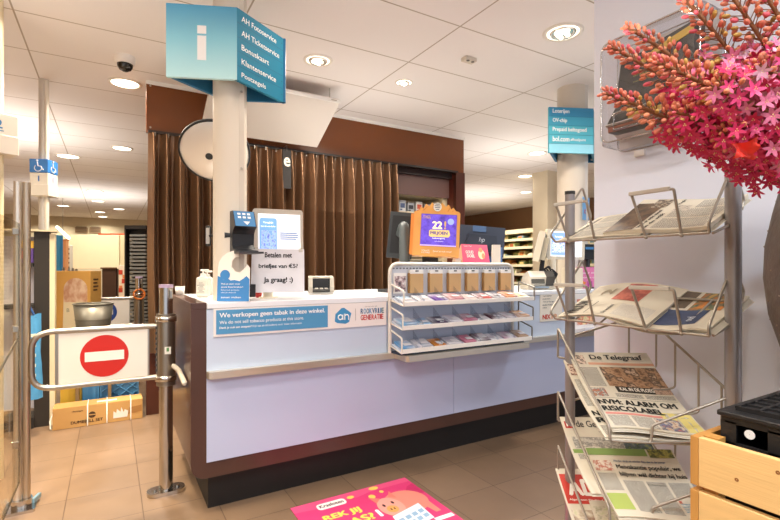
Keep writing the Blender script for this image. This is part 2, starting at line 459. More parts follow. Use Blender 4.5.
# ---- hanging white board near the ceiling and the round mirror
hb = thing('hanging_board', 'large slanted white board hanging under the ceiling in front of the brown fascia', 'board', (1.15, 3.63, 2.33))
pa, pb = V((.64, 3.635, 2.60)), V((1.665, 4.15, 2.335))
dy = V((0, pb.y - pa.y, pb.z - pa.z)); L0 = dy.length; ey = dy.normalized()
MB(M('#ded6cc', .6, 0, .02)).prism([(0, 0), (pb.x - pa.x, 0), (pb.x - pa.x, L0), (0, L0)], pa, V((1, 0, 0)), ey, .04 if V((1, 0, 0)).cross(ey).z > 0 else -.04).build('panel', hb)
b = MB(WHITE)
b.span((.64, 3.622, 2.592), (1.665, 3.634, 2.618)); b.build('edge_profile', hb)
for x in (.75, 1.6):
    MB(STEEL).cyl((x, 3.70, 2.612), (x, 3.70, CEIL), .004, n=8).build('hanger', hb)
MB(STEEL).span((1.58, 3.618, 2.602), (1.63, 3.622, 2.61)).build('clip', hb)
mc = atD(215, 152, 2.86); mn = (V((0, 0, EYE)) - mc).normalized(); mn = (mn + V((0, 0, -.62)) + RT * -.12).normalized()
mr = thing('convex_mirror', 'round convex security mirror with a thin dark rim mounted behind the cream column', 'mirror', tuple(mc))
MIR = M('#f2eee6', .22, .3, .03)
R0 = .200
MB(MIR).lathe([(0.001, .05)] + [(R0 * math.sin(a) , .05 * (1 - (math.sin(a)) ** 2)) for a in [i * PI / 2 / 9 for i in range(1, 10)]], mc, 48, mn).build('mirror_dome', mr)
MB(M('#2a2a2a', .5)).lathe([(R0 - .003, -.012), (R0 + .008, -.012), (R0 + .008, .006), (R0 - .003, .006)], mc, 48, mn).build('rim', mr)
MB(M('#8d8778', .6)).lathe([(0.001, -.02), (R0 * .6, -.02), (R0, -.008)], mc, 40, mn).build('back_shell', mr)
q = mc + mn * .05; MB(BLACK).cyl(q - mn * .004 + RT * -.03, q + mn * .006 + RT * -.03, .022, n=20).build('hub', mr)
MB(STEEL).tube([mc - mn * .02, mc - mn * .06, V((.547, 2.60, mc.z + .02)) + FW * .08], .012).build('bracket', mr)

# ---- curtain
def fold(x):
    ph = x / .105 * 2 * PI
    return .066 * math.sin(ph + .5 * math.sin(x * 7.1) + .5 * math.sin(x * 17)) + .010 * math.sin(2.3 * ph + 1.1) 
cx0, cx1 = .255, 2.62
def cf(s, q):
    x = cx0 + (cx1 - cx0) * s
    a = .35 + .65 * min(1, q * 6) if q < .17 else 1
    k = fold(x) * a
    return V((x + .012 * math.sin(q * 5 + x * 9) * q, KY - .045 + k, 2.295 - q * 1.78))
ct = thing('curtain', 'long pleated bronze-brown curtain hanging behind the service counter', 'curtain', (1.4, KY - .04, .5))
MB(M('#8a6a50', .30, .65, .03, 2)).grid(cf, 700, 14).build('fabric', ct)
MB(M('#241a15', .4)).span((cx0, KY - .06, 2.295), (3.43, KY - .01, 2.315)).build('curtain_rail', ct)
for i in range(24):
    x = cx0 + .05 + i * .1
    MB(STEEL).box((x, KY - .045 + fold(x) * .35 - .004, 2.285), (.006, .006, .03)).build('hook', ct)

q = atY(287, 162, KY - .115)
t = thing('letter_card', 'white letter e on a narrow dark strip hanging before the curtain', 'sign', (q.x, q.y, 1.9))
MB(M('#1d1714', .6)).span((q.x - .04, q.y, 1.93), (q.x + .04, q.y + .004, 2.28)).build('strip', t)
MB(STEEL).tube([(q.x, q.y + .002, 2.275), (q.x, q.y + .01, 2.325), (q.x, KY - .03, 2.325), (q.x, KY + .01, 2.33)], .003, 6).build('hook', t)
b = MB(M('#f0ead8', .5)); b.text('e', (q.x, q.y - .002, 2.13), V((1, 0, 0)), UP, w=.062, h=.085, bold=.03, align='c'); b.build('letter', t)
# ================================================================= SERVICE COUNTER
CX0, CX1, CY0, CY1, CT = .325, 4.3, 2.40, 3.30, 1.031
BRN = M('#4b3026', .32, 0, .14, 9, bump=.05, bscale=150, coat=.15, stretch=(1, 1, .25)); PANEL = M('#c3d0e1', .38, 0, .015, 2); LOWP = M('#bbc3dc', .38, 0, .015, 2)
sc = thing('service_counter', 'long white service counter with brown end panel and black plinth', 'counter', (CX0, CY0, 0))
r = .07
poly = [(CX1, .184), (CX1, 1.0)] + [(CX0, 1.0)] + [(p[0], p[1]) for p in arc((CX0 + r, .184 + r), r, PI, 1.5 * PI, 6)]
b = MB(BRN).prism(poly, (0, CY0, 0), V((1, 0, 0)), V((0, 0, 1)), -(CY1 - CY0))
b.build('carcass', sc)
MB(BRN).span((CX0, CY0, 1.0), (CX0 + .070, CY1, CT + .002), bev=.002).build('end_cap', sc)
MB(M('#e9ebee', .25, 0, .01)).span((CX0 + .071, CY0 - .012, 1.003), (CX1, CY1, CT), bev=.003).build('worktop', sc)
px0 = CX0 + .070
MB(PANEL).span((px0, CY0 - .006, .70), (1.40, CY0, 1.0)).span((1.403, CY0 - .006, .70), (CX1, CY0, 1.0)).build('upper_panel', sc)
MB(LOWP).span((px0, CY0 - .006, .262), (1.898, CY0, .668)).build('lower_panel', sc)
MB(LOWP).span((1.901, CY0 - .006, .262), (CX1, CY0, .668)).build('lower_panel', sc)
b = MB(M('#171311', .55, 0, .2, 10)).span((CX0 + .09, CY0 + .08, 0), (CX1, CY1 - .05, .184)); b.build('plinth', sc)
b = MB(M('#ddd5c6', .3, .8, .05, stretch=(1, 30, 30)))
yl = CY0 - .042
lp = [(px0, 0), (1.44, 0), (1.44, -.0), (1.44, 0)]
pl = [(px0, CY0), (px0, yl + .02)] + [(px0 + .006, yl + .006), (px0 + .02, yl)] + [(1.43, yl), (1.43, 2.235), (1.445, 2.22), (2.40, 2.22), (2.415, 2.235), (2.415, yl), (CX1, yl), (CX1, CY0)]
b.prism(pl, (0, 0, .668), V((1, 0, 0)), V((0, 1, 0)), .034)
b.build('bag_ledge', sc)

# banner under the worktop
bn = thing('no_tobacco_banner', 'blue and white banner about tobacco on the front of the counter', 'banner', (.42, CY0 - .008, .868))
y0 = CY0 - .009
MB(M('#ece5df', .5)).span((.425, y0 - .004, .866), (1.392, y0, 1.002)).build('backing_board', bn)
b = MB(M('#4f93be', .45, 0, .04)).span((.437, y0 - .006, .877), (1.02, y0 - .004, .995)); pn = b.build('blue_field', bn)
EX, EY = V((1, 0, 0)), V((0, 0, 1))
yt = y0 - .0068
b = MB(M('#f7f7f5', .5))
b.text('We verkopen geen tabak in deze winkel.', (.452, yt, .951), EX, EY, w=.55, h=.03, bold=.018); b.build('headline', bn); b = MB(M('#f7f7f5', .5))
b.text('We do not sell tobacco products at this store.', (.452, yt, .921), EX, EY, w=.43, h=.022, bold=.002); b.build('english_line', bn); b = MB(M('#f7f7f5', .5))
b.text('Denk je ook aan stoppen?', (.452, yt, .9), EX, EY, w=.155, h=.014, bold=.018)
b.text('Kijk op ah.nl/rookvrij voor meer informatie.', (.612, yt, .9), EX, EY, w=.26, h=.0135, bold=0)
b.build('small_print', bn)
b = MB(M('#3f8fc0', .45)); yt = y0 - .005
hx = [(1.062, .905), (1.075, .895), (1.128, .888), (1.150, .897), (1.163, .945), (1.152, .955), (1.118, .978), (1.102, .976), (1.066, .945)]
b.poly([V((x, yt, z)) for x, z in hx])
b.m(M('#f7f7f5', .5)).tube([V((p[0], yt - .001, p[1])) for p in arc((1.095, .926), .013, 0, 2 * PI, 14)], .0032, 6).tube([(1.110, yt - .001, .911), (1.110, yt - .001, .94)], .0032, 6)
b.tube([V((x, yt - .001, z)) for x, z in [(1.122, .91), (1.122, .945)] ], .0032, 6).tube([V((x, yt - .001, z)) for x, z in arc((1.134, .927), .012, PI, 0, 8) + [(1.146, .909)]], .0032, 6)
b.build('house_logo', bn)
b = MB(M('#9a928c', .6)).span((1.189, yt, .902), (1.191, yt + .001, .97)); b.text('op weg naar een', (1.25, yt, .974), EX, EY, w=.08, h=.007)
xs = 1.222
for ch, c in zip('ROOKVRIJE', ('#2b5f86', '#4f93be', '#2b5f86', '#4f93be', '#33577c', '#5d84a8', '#2b5f86', '#4f93be', '#4a7c80')):
    w_ = .008 if ch == 'I' else (.012 if ch == 'J' else .0165)
    b.m(M(c, .5)).text(ch, (xs, yt, .938), EX, EY, w=w_, h=.03, bold=.03); xs += w_ + .0022
xs = 1.222
for ch, c in zip('GENERATIE', ('#c8362f', '#d8473a', '#c8362f', '#b83a3a', '#d8473a', '#c8362f', '#d8473a', '#b83a3a', '#c8362f')):
    w_ = .008 if ch == 'I' else .0165
    b.m(M(c, .5)).text(ch, (xs, yt, .902), EX, EY, w=w_, h=.03, bold=.03); xs += w_ + .0012
b.build('campaign_lettering', bn)

# ---- small things at the left end of the worktop
def bottle(loc, label, h=.15, rz=0):
    t = thing('pump_bottle', label, 'bottle', loc, rz, 'pump bottles')
    W_ = M('#ece8dc', .35, trans=.15)
    MB(W_).box((0, 0, h * .37), (.07, .05, h * .74), bev=.014, seg=3).lathe([(.024, h * .73), (.013, h * .80)], n=18).build('body', t, world=False)
    MB(M('#f3efe8', .3)).cyl((0, 0, h * .78), (0, 0, h * .88), .015, n=18).cyl((0, 0, h * .88), (0, 0, h * .97), .005, n=10).box((.008, 0, h * .985), (.045, .014, .012), bev=.003).build('pump', t, world=False)
    lb = MB(M('#e6e0d2', .6)).box((0, -.0255, h * .36), (.056, .002, h * .48))
    lb.m(M('#8a8c86', .7))
    for k in range(9): lb.box((-.004 + .004 * (k % 2), -.0268, h * (.17 + .045 * k)), (.042 - .01 * (k % 3), .0008, .0028))
    lb.build('label_sticker', t, world=False)
p = atZ(204, 297.5, CT); bottle((p.x, p.y + .03, CT), 'white pump bottle with a printed label left of the cream column', .158, -.5)
p = atZ(212, 296, CT); bottle((p.x - .01, p.y + .1, CT), 'white pump bottle half hidden behind the front pump bottle and the column', .15, -.5)
p = atZ(177, 294.5, CT)
cu = thing('plastic_cup', 'small white cup at the back corner of the brown counter end', 'cup', (.37, 3.2, CT + .002))
MB(WHITE).lathe([(.001, .001), (.024, .001), (.03, .05), (.028, .05), (.022, .004), (.001, .004)], n=20).build('bowl', cu, world=False)
MB(WHITE).lathe([(.029, .047), (.032, .05), (.029, .052)], n=20).build('rim', cu, world=False)

# black phone holder on the far side of the column
ph = atD(208.5, 236, 2.62)
t = thing('card_reader', 'small black reader sticking out left of the cream column', 'card reader', tuple(ph))
MB(BLACK).box((0, 0, 0), (.03, .02, .115), RZ(-.5), .008).build('housing', t, world=False)
MB(M('#b9b6b2', .3)).box((-.006, -.0108, 0), (.02, .003, .09), RZ(-.5), .001).build('face_plate', t, world=False)
MB(BLACK).tube([ph, V((.547, 2.60, ph.z)) + (ph - V((.547, 2.60, ph.z))).normalized() * .087], .008, 8).build('wall_bracket', t)

# blue C-shaped card in front of the column
d0 = 2.36; cA = atD(217, 300, d0); cB = atD(249, 300, d0 - .01)
ex = (cB - cA); ex.z = 0; w = ex.length; ex.normalize()
cA.z = CT + .001; k = w / 32; UPn = (V((0, 0, 1)) + FW * .08).normalized()
out = [(0, 0), (32, 0), (32, 33)] + [(29, 36.5), (26, 31.5), (22, 28.5), (17, 29.5), (13.5, 34), (14, 40), (17, 43.5), (21, 44)] + [(20, 50), (15, 50), (9, 48), (4, 44), (1, 39), (0, 33)]
cc = thing('counter_card', 'blue and cream C-shaped card standing against the cream column', 'card', tuple(cA))
nrm = ex.cross(UPn).normalized()
if nrm.dot(FW) > 0: nrm = -nrm
MB(M('#f6efe2', .5)).prism([(x * k, y * k) for x, y in out], cA, ex, UPn, .006 if ex.cross(UPn).dot(nrm) < 0 else -.006).build('board', cc)
oc = cA + nrm * .0015 + nrm * 0
if True:
    b = MB(M('#3f86c4', .45, 0, .06))
    f_ = lambda x, y, e=.0: oc + ex * (x * k) + UPn * (y * k) + nrm * e
    top = [(32, 22), (29, 25), (26, 22.5), (22, 20), (17, 21), (13, 20.5), (10, 23), (6, 21), (3, 24), (0, 25)]
    b.poly([f_(x, y) for x, y in [(0, .2), (32, .2)] + top])
    b.poly([f_(7.5 + 5 * math.cos(a), 26 + 5 * math.sin(a), .001) for a in [i * PI / 10 for i in range(20)]])
    b.m(M('#f3f3ee', .5))
    for i, (s, ww, hh_, bo) in enumerate((('Pluk je stem voor', 19, 2, .02), ('jouw buurtmaker!', 22, 2, .02), ('Kies het project', 18, 1.6, 0), ('dat je steunt', 15, 1.6, 0), ('samen maken', 20, 1.9, .01))):
        b.text(s, f_(4, (16, 13, 10.2, 7.8, 3.2)[i], .0015), ex, UPn, w=ww * k, h=hh_ * k, bold=bo)
    b.build('print', cc)

# black price scanner with blue label
sd = 2.42; so = atD(243, 235, sd)
sx = (RT * .82 + FW * .57).normalized(); sy = V((0, 0, 1)); sn = sx.cross(sy).normalized()      # sn points away from the viewer?
if sn.dot(FW) > 0: sn = -sn
t = thing('price_scanner', 'black wall scanner with a blue label mounted on the cream column', 'scanner', tuple(so))
kk = sd / FPX
sidep = [(0, 24), (9, 24), (17, 8), (12, 5), (9, 1), (8, -10), (12, -14), (22, -16), (22, -18), (0, -18)]
b = MB(M('#2a2b2e', .35)).prism([(-x * kk, y * kk) for x, y in sidep], so + sx * (-9 * kk) - sn * (11 * kk), -sn * -1 * -1, sy, 1)
# extrude along sx explicitly
b = MB(M('#2a2b2e', .35)); aL = [so + sx * (-10 * kk) + sn * ((x - 11) * kk) + sy * (y * kk) for x, y in sidep]; aR = [p + sx * (22 * kk) for p in aL]; n = len(aL)
b.add(aL + aR, [tuple(range(n)), tuple(range(2 * n - 1, n - 1, -1))] + [(i, (i + 1) % n, n + (i + 1) % n, n + i) for i in range(n)])
b.build('housing', t)
b = MB(M('#3d7fb4', .4)); e0, e1 = aL[1] , aL[2]; off = (sn + sy * .5).normalized() * .0015
q = lambda a, c: e0 + sx * (22 * kk * a) + (e1 - e0) * c + off
b.poly([q(.04, .02), q(.96, .02), q(.96, .98), q(.04, .98)]); lb = b.build('label', t)
b = MB(M('#f0f0ec', .5)); off = off * 1.6
for i in range(2):
    for j in range(3): b.poly([q(.2 + .22 * j, .14 + .22 * i), q(.34 + .22 * j, .14 + .22 * i), q(.34 + .22 * j, .26 + .22 * i), q(.2 + .22 * j, .26 + .22 * i)])
b.poly([q(.42, .68), q(.72, .68), q(.57, .9)]); b.build('icons', lb)
MB(M('#3a3b3e', .4)).box(so + sx * (2 * kk) + sn * (6 * kk) + sy * (-18 * kk), (24 * kk, 30 * kk, 2 * kk), RZ(math.atan2(sx.y, sx.x)), .001).build('tray', t)
MB(DGREY).tube([so - sn * (11 * kk), V((.547, 2.60, so.z)) + FW * -.085], .015).build('bracket', t)
MB(BLACK).box(so + sx * (9 * kk) + sy * (-56 * kk) - sn * .02, (8 * kk, 8 * kk, 13 * kk), RZ(math.atan2(sx.y, sx.x)), .002).build('cable_box', t)

# customer screen with a taped paper note
md = 2.58
TL, TR_, BR, BL = atD(249.5, 208, md), atD(300, 212, md + .10), atD(303, 282, md + .08), atD(253, 281, md - .02)
ex = (TR_ - TL); ex.z = 0; w = ex.length; ex.normalize(); ey = (BL - TL) * -1; ey = (ey - ex * ey.dot(ex)); h = ey.length; ey.normalize(); nz = ex.cross(ey)
if nz.dot(FW) > 0: nz = -nz
t = thing('customer_screen', 'cream customer screen on a round foot, a paper note taped over its lower half', 'screen', tuple(atD(272, 293, md + .04)))
o = BL; 
def fr(x, y, z=0): return o + ex * (x * w) + ey * (y * h) + nz * z
def slab(mb, poly, z0, z1):
    a = [fr(x, y, z0) for x, y in poly]; c = [fr(x, y, z1) for x, y in poly]; n = len(a)
    return mb.add(a + c, [tuple(range(n)), tuple(range(2 * n - 1, n - 1, -1))] + [(i, (i + 1) % n, n + (i + 1) % n, n + i) for i in range(n)])
slab(MB(M('#bdb3a4', .45)), rrect(0, 0, 1, 1, .05), -.05, 0).build('housing', t)
b = MB(EM('#f4f6fb', .45)); slab(b, [(.1, .36), (.94, .36), (.94, .93), (.1, .93)], 0, .002); scr = b.build('display', t)
b = MB(M('#2c4a7c', .4)); f2 = lambda x, y: fr(x, y, .0026)
def prect(b, f, x0, y0, x1, y1): return b.poly([f(x0, y0), f(x1, y0), f(x1, y1), f(x0, y1)], uvs=[(0, 0), (1, 0), (1, 1), (0, 1)])
b.m(EM('#6f9fdc', .75)); b.poly([f2(x, y) for x, y in rrect(.13, .38, .47, .87, .04)])
f3 = lambda x, y: fr(x, y, .0032)
b.m(PIC(('#4e63b0', '#7b8fd0', '#a9c4ea', '#6f9fdc', '#8fb6e8'), 5, emit=.6)); prect(b, f3, .16, .41, .45, .70)
b.m(EM('#ffffff', .9)); b.poly([f3(.40 + .045 * math.cos(a), .42 + .032 * math.sin(a)) for a in [i * PI / 8 for i in range(16)]])
b.text('Terugkijk', f3(.2, .79), ex, ey, w=.2 * w, h=.03 * h, bold=.02); b.text('ken de voordelen', f3(.16, .745), ex, ey, w=.28 * w, h=.022 * h, bold=.01)
b.m(M('#24406e', .4)); b.text('Albert Heijn', f3(.2, .895), ex, ey, w=.25 * w, h=.02 * h)
b.m(M('#5f87c0', .4))
for i, ww in enumerate((.34, .37, .36, .33)): prect(b, f3, .53, .66 - .028 * i, .53 + ww, .672 - .028 * i)
b.build('screen_page', scr)
c0 = atD(268, 281, md + .05); c1 = V((c0.x, c0.y, CT))
MB(CREAM).cyl(c1, (c0.x, c0.y, c0.z + .03), .026, n=24).cyl(c1, (c1.x, c1.y, CT + .008), .05, n=28).build('foot', t)
# the note: a slightly curled sheet hanging from the screen's lower half
nt_ = thing('paper_note', 'white paper note in black capitals and smile taped to the cream customer screen', 'note', tuple(fr(.5, .38, .006)))
def nf(s, q, e=0):
    x = -.02 + 1.03 * s - .03 * (1 - q) * (1 - s); y = -.16 + .60 * q + .03 * s * 0
    z = .008 + .012 * (1 - q) ** 2 * math.sin(s * PI * 1.2 + .4) + .004 * math.sin(s * 9)
    return fr(x, y, z + e)
bb = MB(M('#dcd9dc', .7)).grid(lambda s, q: nf(s, q), 16, 12); bb.grid(lambda s, q: nf(1 - s, q, -.0008), 16, 12); sh = bb.build('sheet', nt_)
b = MB(M('#1c1c1e', .7))
def tline(s, y, w_, h_): b.text(s, None, None, None, w=w_, h=h_, bold=.03, align='c', fn=lambda x, yy: nf(.5 + x, y + yy, .0012))
tline('Betalen met', .80, .52, .12); tline('briefjes van €5?', .53, .74, .13); tline('Ja graag! :)', .20, .55, .15)
b.build('lettering', nt_)
b = MB(GLASS('#f4efe0', .15, .3))
for s in (.08, .93): b.poly([nf(s - .04, .93, .001), nf(s + .04, .93, .001), nf(s + .04, 1.03, .001), nf(s - .04, 1.03, .001)])
b.build('tape', nt_)
rc = atD(258, 292, 2.66); t = thing('red_ball', 'small red round object behind the foot of the cream customer screen', 'ball', (rc.x, rc.y, CT))
MB(M('#b3302c', .4)).sphere((0, 0, .024), .024).build('body', t, world=False); MB(M('#8c2320', .4)).cyl((0, 0, .046), (0, 0, .052), .006, n=10).build('stud', t, world=False)

# bank-note checker
t = thing('banknote_checker', 'grey and black banknote checker on the worktop beside the curtain', 'banknote checker', tuple(atZ(321, 294, CT)), .1)
t.location.z = CT; t.matrix_basis = Matrix.Translation(t.location) @ Matrix.Rotation(-.35, 4, 'Z'); t.rotation_euler = (0, 0, -.35)
GR = M('#b9b2a4', .4)
prof = [(-.06, .012), (-.075, .05), (-.05, .105), (.06, .118), (.085, .09), (.085, .02), (.07, .012)]
def side(x0, x1, mat, pr, nm):
    b = MB(mat); a = [V((x0, y, z)) for y, z in pr]; c = [V((x1, y, z)) for y, z in pr]; n = len(a)
    b.add(a + c, [tuple(range(n)), tuple(range(2 * n - 1, n - 1, -1))] + [(i, (i + 1) % n, n + (i + 1) % n, n + i) for i in range(n)]); return b.build(nm, t, world=False)
side(-.08, -.055, GR, prof, 'side_cheek'); side(.055, .08, GR, prof, 'side_cheek')
MB(BLACK).span((-.055, -.02, .014), (.055, .08, .1)).build('core', t, world=False)
MB(M('#3a3936', .4)).box((0, -.045, .03), (.11, .06, .006), RX(.25)).build('outlet', t, world=False)
MB(GR).box((0, .02, .108), (.112, .075, .012), RX(.1), .003).build('lid', t, world=False)
kp = MB(M('#d8d2c6', .5))
for i in range(3): kp.box((-.03 + .03 * i, -.055, .038), (.018, .014, .006), RX(.25), .001)
kp.build('keypad', t, world=False)
MB(M('#d9d5cc', .4)).span((-.075, -.065, 0), (.075, .075, .013), bev=.003).build('base', t, world=False)

# ---- lottery ticket rack hanging on the counter front
RX0, RX1, RY0 = 1.405, 2.395, 2.37
tr = thing('ticket_rack', 'white wire ticket rack with three trays hung on the counter front', 'rack', (1.9, 2.30, .702))
WR = M('#e6e0d4', .35, .2)
fr_ = bend([(RX0, RY0, .702), (RX0, RY0, 1.225), (RX1, RY0, 1.225), (RX1, RY0, .702)], .06, 8)
MB(WR).tube(fr_, .011, 8).build('frame', tr)
MB(M('#d3d6dd', .5)).span((RX0 + .012, RY0 + .006, 1.0), (RX1 - .012, RY0 + .011, 1.215)).build('back_panel', tr)
hp = MB(M('#6b7078', .5))
for i in range(40):
    x = RX0 + .03 + i * .0238
    hp.box((x, RY0 + .0055, 1.198), (.012, .003, .008)); hp.box((x, RY0 + .0055, 1.03), (.012, .003, .006))
hp.build('slot_row', tr)
MB(M('#ffffff', .4)).span((RX0 + .012, RY0 + .003, 1.0), (RX1 - .1, RY0 + .006, 1.022)).build('header_strip', tr)
TRAYS = [(.985, 2.225), (.850, 2.235), (.716, 2.245)]
TX0, TX1 = RX0 + .005, RX1 + .055
for z, yf in TRAYS:
    b = MB(M('#d5d9e4', .4)); zb_ = z + .035
    b.prism([(yf, z), (RY0 - .012, zb_), (RY0 - .012, zb_ + .004), (yf, z + .004)], (TX0, 0, 0), V((0, 1, 0)), V((0, 0, 1)), TX1 - TX0)
    ty = b.build('tray', tr)
    MB(M('#ece7dd', .35)).span((TX0 - .004, yf - .006, z - .002), (TX1 + .004, yf, z + .024), bev=.002).build('lip', ty)
    for x in (TX0, TX1):
        mt = WR if x == TX0 else M('#8b8984', .35, .6)
        MB(mt).tube(bend([(x, RY0 - .005, zb_ - .01), (x, RY0 - .005, zb_ + .085), (x, yf - .002, z + .085), (x, yf - .002, z)], .008, 3) + [], .0055, 6).tube([(x, RY0 - .005, zb_ - .01), (x, yf - .002, z)], .005, 6).build('side_wire', ty)
    for i in range(1, 7):
        x = TX0 + (TX1 - TX0) * i / 7
        g = MB(GLASS('#f0f2f6', .1)); g.prism([(yf + .01, z + .006), (RY0 - .014, zb_ + .006), (RY0 - .014, zb_ + .075), (yf + .01, z + .03)], (x, 0, 0), V((0, 1, 0)), V((0, 0, 1)), .0025); g.build('divider', ty)
        MB(M('#e4e2e0', .4)).box((x, yf + .03, z + .02), (.028, .002, .022)).build('price_clip', ty)
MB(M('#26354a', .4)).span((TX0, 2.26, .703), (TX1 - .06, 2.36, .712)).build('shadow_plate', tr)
# ticket blocks hanging in the upper row
blk = None
for i in range(6):
    x = RX0 + .175 + i * .146 
    lab = ('first', 'second', 'third', 'fourth', 'fifth', 'last')[i] + ' kraft-brown ticket block from the left on the ticket rack'
    if blk is None:
        blk = thing('ticket_block', lab, 'ticket block', (x, RY0 - .002, 1.04), 0, 'brown ticket blocks on the rack')
        MB(M('#c79f6a', .38, coat=.25)).box((0, -.012, .068), (.096, .024, .118), bev=.003).build('block', blk, world=False)
        MB(M('#f1eee8', .4)).box((0, -.014, .137), (.096, .02, .024), bev=.002).build('header', blk, world=False)
        MB(BLACK).box((.0, -.025, .142), (.022, .003, .007)).build('hook', blk, world=False)
        MB(M('#9c7442', .6)).span((-.051, -.022, .01), (-.047, .0, .13)).build('edge', blk, world=False)
    else: copy_thing(blk, (x, RY0 - .002, 1.04), lab)
t = thing('photo_leaflet', 'small leaflet with dark figures in the leftmost slot of the ticket rack', 'leaflet', (RX0 + .065, RY0 - .008, 1.04))
MB(M('#eeeae4', .5)).box((0, 0, .07), (.085, .008, .12)).build('sheet', t, world=False)
b = MB(PIC(('#3a2f3a', '#54464e', '#b59a9a', '#ece6e2', '#6a5560'), 2.5)); b.poly([(-.038, -.0052, .02), (.038, -.0052, .02), (.038, -.0052, .112), (-.038, -.0052, .112)], uvs=[(0, 0), (1, 0), (1, 1.2), (0, 1.2)])
b.build('picture', t, world=False)
# leaflets lying in the trays
rows = [[('light blue', '#b8d2e6'), ('white', '#e8e6ea'), ('purple', '#7d5ab0'), ('pink and grey', '#c98f94'), ('white and red', '#dccac6'), ('red', '#c85a50'), ('grey', '#9c96a0'), ('orange', '#e39a6a'), ('pale yellow', '#e8d49c')],
        [('sky blue', '#7fb6dc'), ('pale blue', '#a8c8e2'), ('dark purple', '#4a3456'), ('lilac', '#b3a9cc'), ('rose', '#cc7a90'), ('black', '#2e2a36'), ('maroon', '#6e3a44'), ('white and pink', '#e0b8bc'), ('apricot', '#e6b68c')],
        [('azure', '#6aa5d4'), ('navy and white', '#5c7ba6'), ('orange', '#d98a34'), ('silver', '#a9a9b6'), ('pink', '#d9889c'), ('black and red', '#5a3040'), ('white', '#ded8de'), ('magenta and white', '#c878a0'), ('tan', '#c2a184')]]
for ti, (z, yf) in enumerate(TRAYS):
    for i, (nm, c) in enumerate(rows[ti]):
        wx = (TX1 - TX0) / 9; x = TX0 + wx * (i + .5)
        o = MB(PIC((c, c, '#f0ecec', c), 3, seed=i + 10 * ti)); sl = math.atan2(.035, RY0 - .012 - yf)
        th = .005 + .003 * ((i * 5 + ti * 3) % 4)
        o.box((0, 0, th / 2), (.088 + .012 * ((i + ti) % 2), .098, th), RX(sl)).m(M('#f2efee', .6)).box((.005, -.02, th + .0022), (.05, .03, .0012), RX(sl))
        ob = o.build('lottery_leaflet', None, world=False)
        ob.location = (x, (yf + RY0) / 2 + .0, z + .030); ob.rotation_euler = (0, 0, (random.random() - .5) * .12)
        tag(ob, f'{nm} lottery leaflet in the {("top", "middle", "bottom")[ti]} tray of the ticket rack', 'leaflet', f'leaflets in the {("top", "middle", "bottom")[ti]} ticket tray')
# ================================================================= BEHIND AND ALONG THE COUNTER
def frame_of(TL, TR, BL):
    ex = (TR - TL); w = ex.length; ex.normalize(); ey = TL - BL; ey = ey - ex * ey.dot(ex); h = ey.length; ey.normalize(); nz = ex.cross(ey)
    return ex, ey, nz, w, h
def slabf(mb, O, ex, ey, nz, poly, z0, z1):
    a = [O + ex * x + ey * y + nz * z0 for x, y in poly]; c = [O + ex * x + ey * y + nz * z1 for x, y in poly]; n = len(a)
    return mb.add(a + c, [tuple(range(n)), tuple(range(2 * n - 1, n - 1, -1))] + [(i, (i + 1) % n, n + (i + 1) % n, n + i) for i in range(n)], uvs=list(poly) * 2)
# jackpot display
d = 3.22
TL, TR_, BL = atD(411, 210, d), atD(457, 212, d - .02), atD(412, 255, d - .05)
ex, ey, nz, w, h = frame_of(TL, TR_, BL)
if nz.dot(FW) > 0: nz = -nz
O = BL; base = atD(434, 262, d + .02)
t = thing('jackpot_display', 'orange framed lottery screen with purple jackpot page and a crown of rays on top', 'display', (base.x, base.y, CT))
OR_ = M('#e2a04c', .4, 0, .08, 8)
crown = [(0, 0), (w, 0), (w, h * .96)]
cxs = [(.97, 1.0), (.90, 1.02), (.84, 1.10), (.80, 1.05), (.74, 1.16), (.68, 1.10), (.60, 1.20), (.54, 1.12), (.44, 1.12), (.38, 1.2), (.32, 1.10), (.25, 1.16), (.20, 1.05), (.14, 1.09), (.10, 1.0), (.0, .98)]
slabf(MB(OR_), O, ex, ey, nz, crown + [(x * w, y * h) for x, y in cxs], -.05, 0).build('frame', t)
slabf(MB(M('#d98a34', .45)), O, ex, ey, nz, [(-.07 * w, .05 * h), (.2 * w, .05 * h), (.2 * w, .97 * h), (-.07 * w, .97 * h)], -.09, -.05).build('side_shell', t)
b = slabf(MB(EM('#4c35a0', .55)), O, ex, ey, nz, [(.16 * w, .22 * h), (.93 * w, .22 * h), (.93 * w, .93 * h), (.16 * w, .93 * h)], 0, .002); sc_ = b.build('screen', t)
def pt(x, y, e=.003): return O + ex * (x * w) + ey * (y * h) + nz * e
def rc4(b, x0, y0, x1, y1, e=.003): return b.poly([pt(x0, y0, e), pt(x1, y0, e), pt(x1, y1, e), pt(x0, y1, e)], uvs=[(0, 0), (1, 0), (1, 1), (0, 1)])
b = MB(PIC(('#3a2a90', '#5a3fc0', '#6a50d0', '#4030a0'), 4, emit=.5)); rc4(b, .17, .25, .92, .92, .0025)
b.m(EM('#b9a0f0', .7)); rc4(b, .16, .22, .93, .245)
b.m(EM('#f0e3b0', .7)).text('22', pt(.40, .60, .004), ex, ey, w=.22 * w, h=.17 * h, bold=.05)
b.m(EM('#c8a050', .6)).text('!', pt(.66, .60, .004), ex, ey, h=.18 * h, bold=.03)
b.m(EM('#d8b870', .6)); b.poly([pt(x, y, .0034) for x, y in [(.34, .44), (.38, .42), (.76, .42), (.8, .47), (.77, .58), (.37, .58), (.34, .55)]])
b.m(EM('#43308c', .4)).text('MILJOEN', pt(.37, .455, .004), ex, ey, w=.37 * w, h=.09 * h, bold=.04)
b.m(EM('#f4efff', .7)).text('belastingvrij', pt(.42, .37, .004), ex, ey, w=.26 * w, h=.035 * h, bold=.02).text('t.w.v. 22 miljoen', pt(.47, .31, .004), ex, ey, w=.18 * w, h=.028 * h)
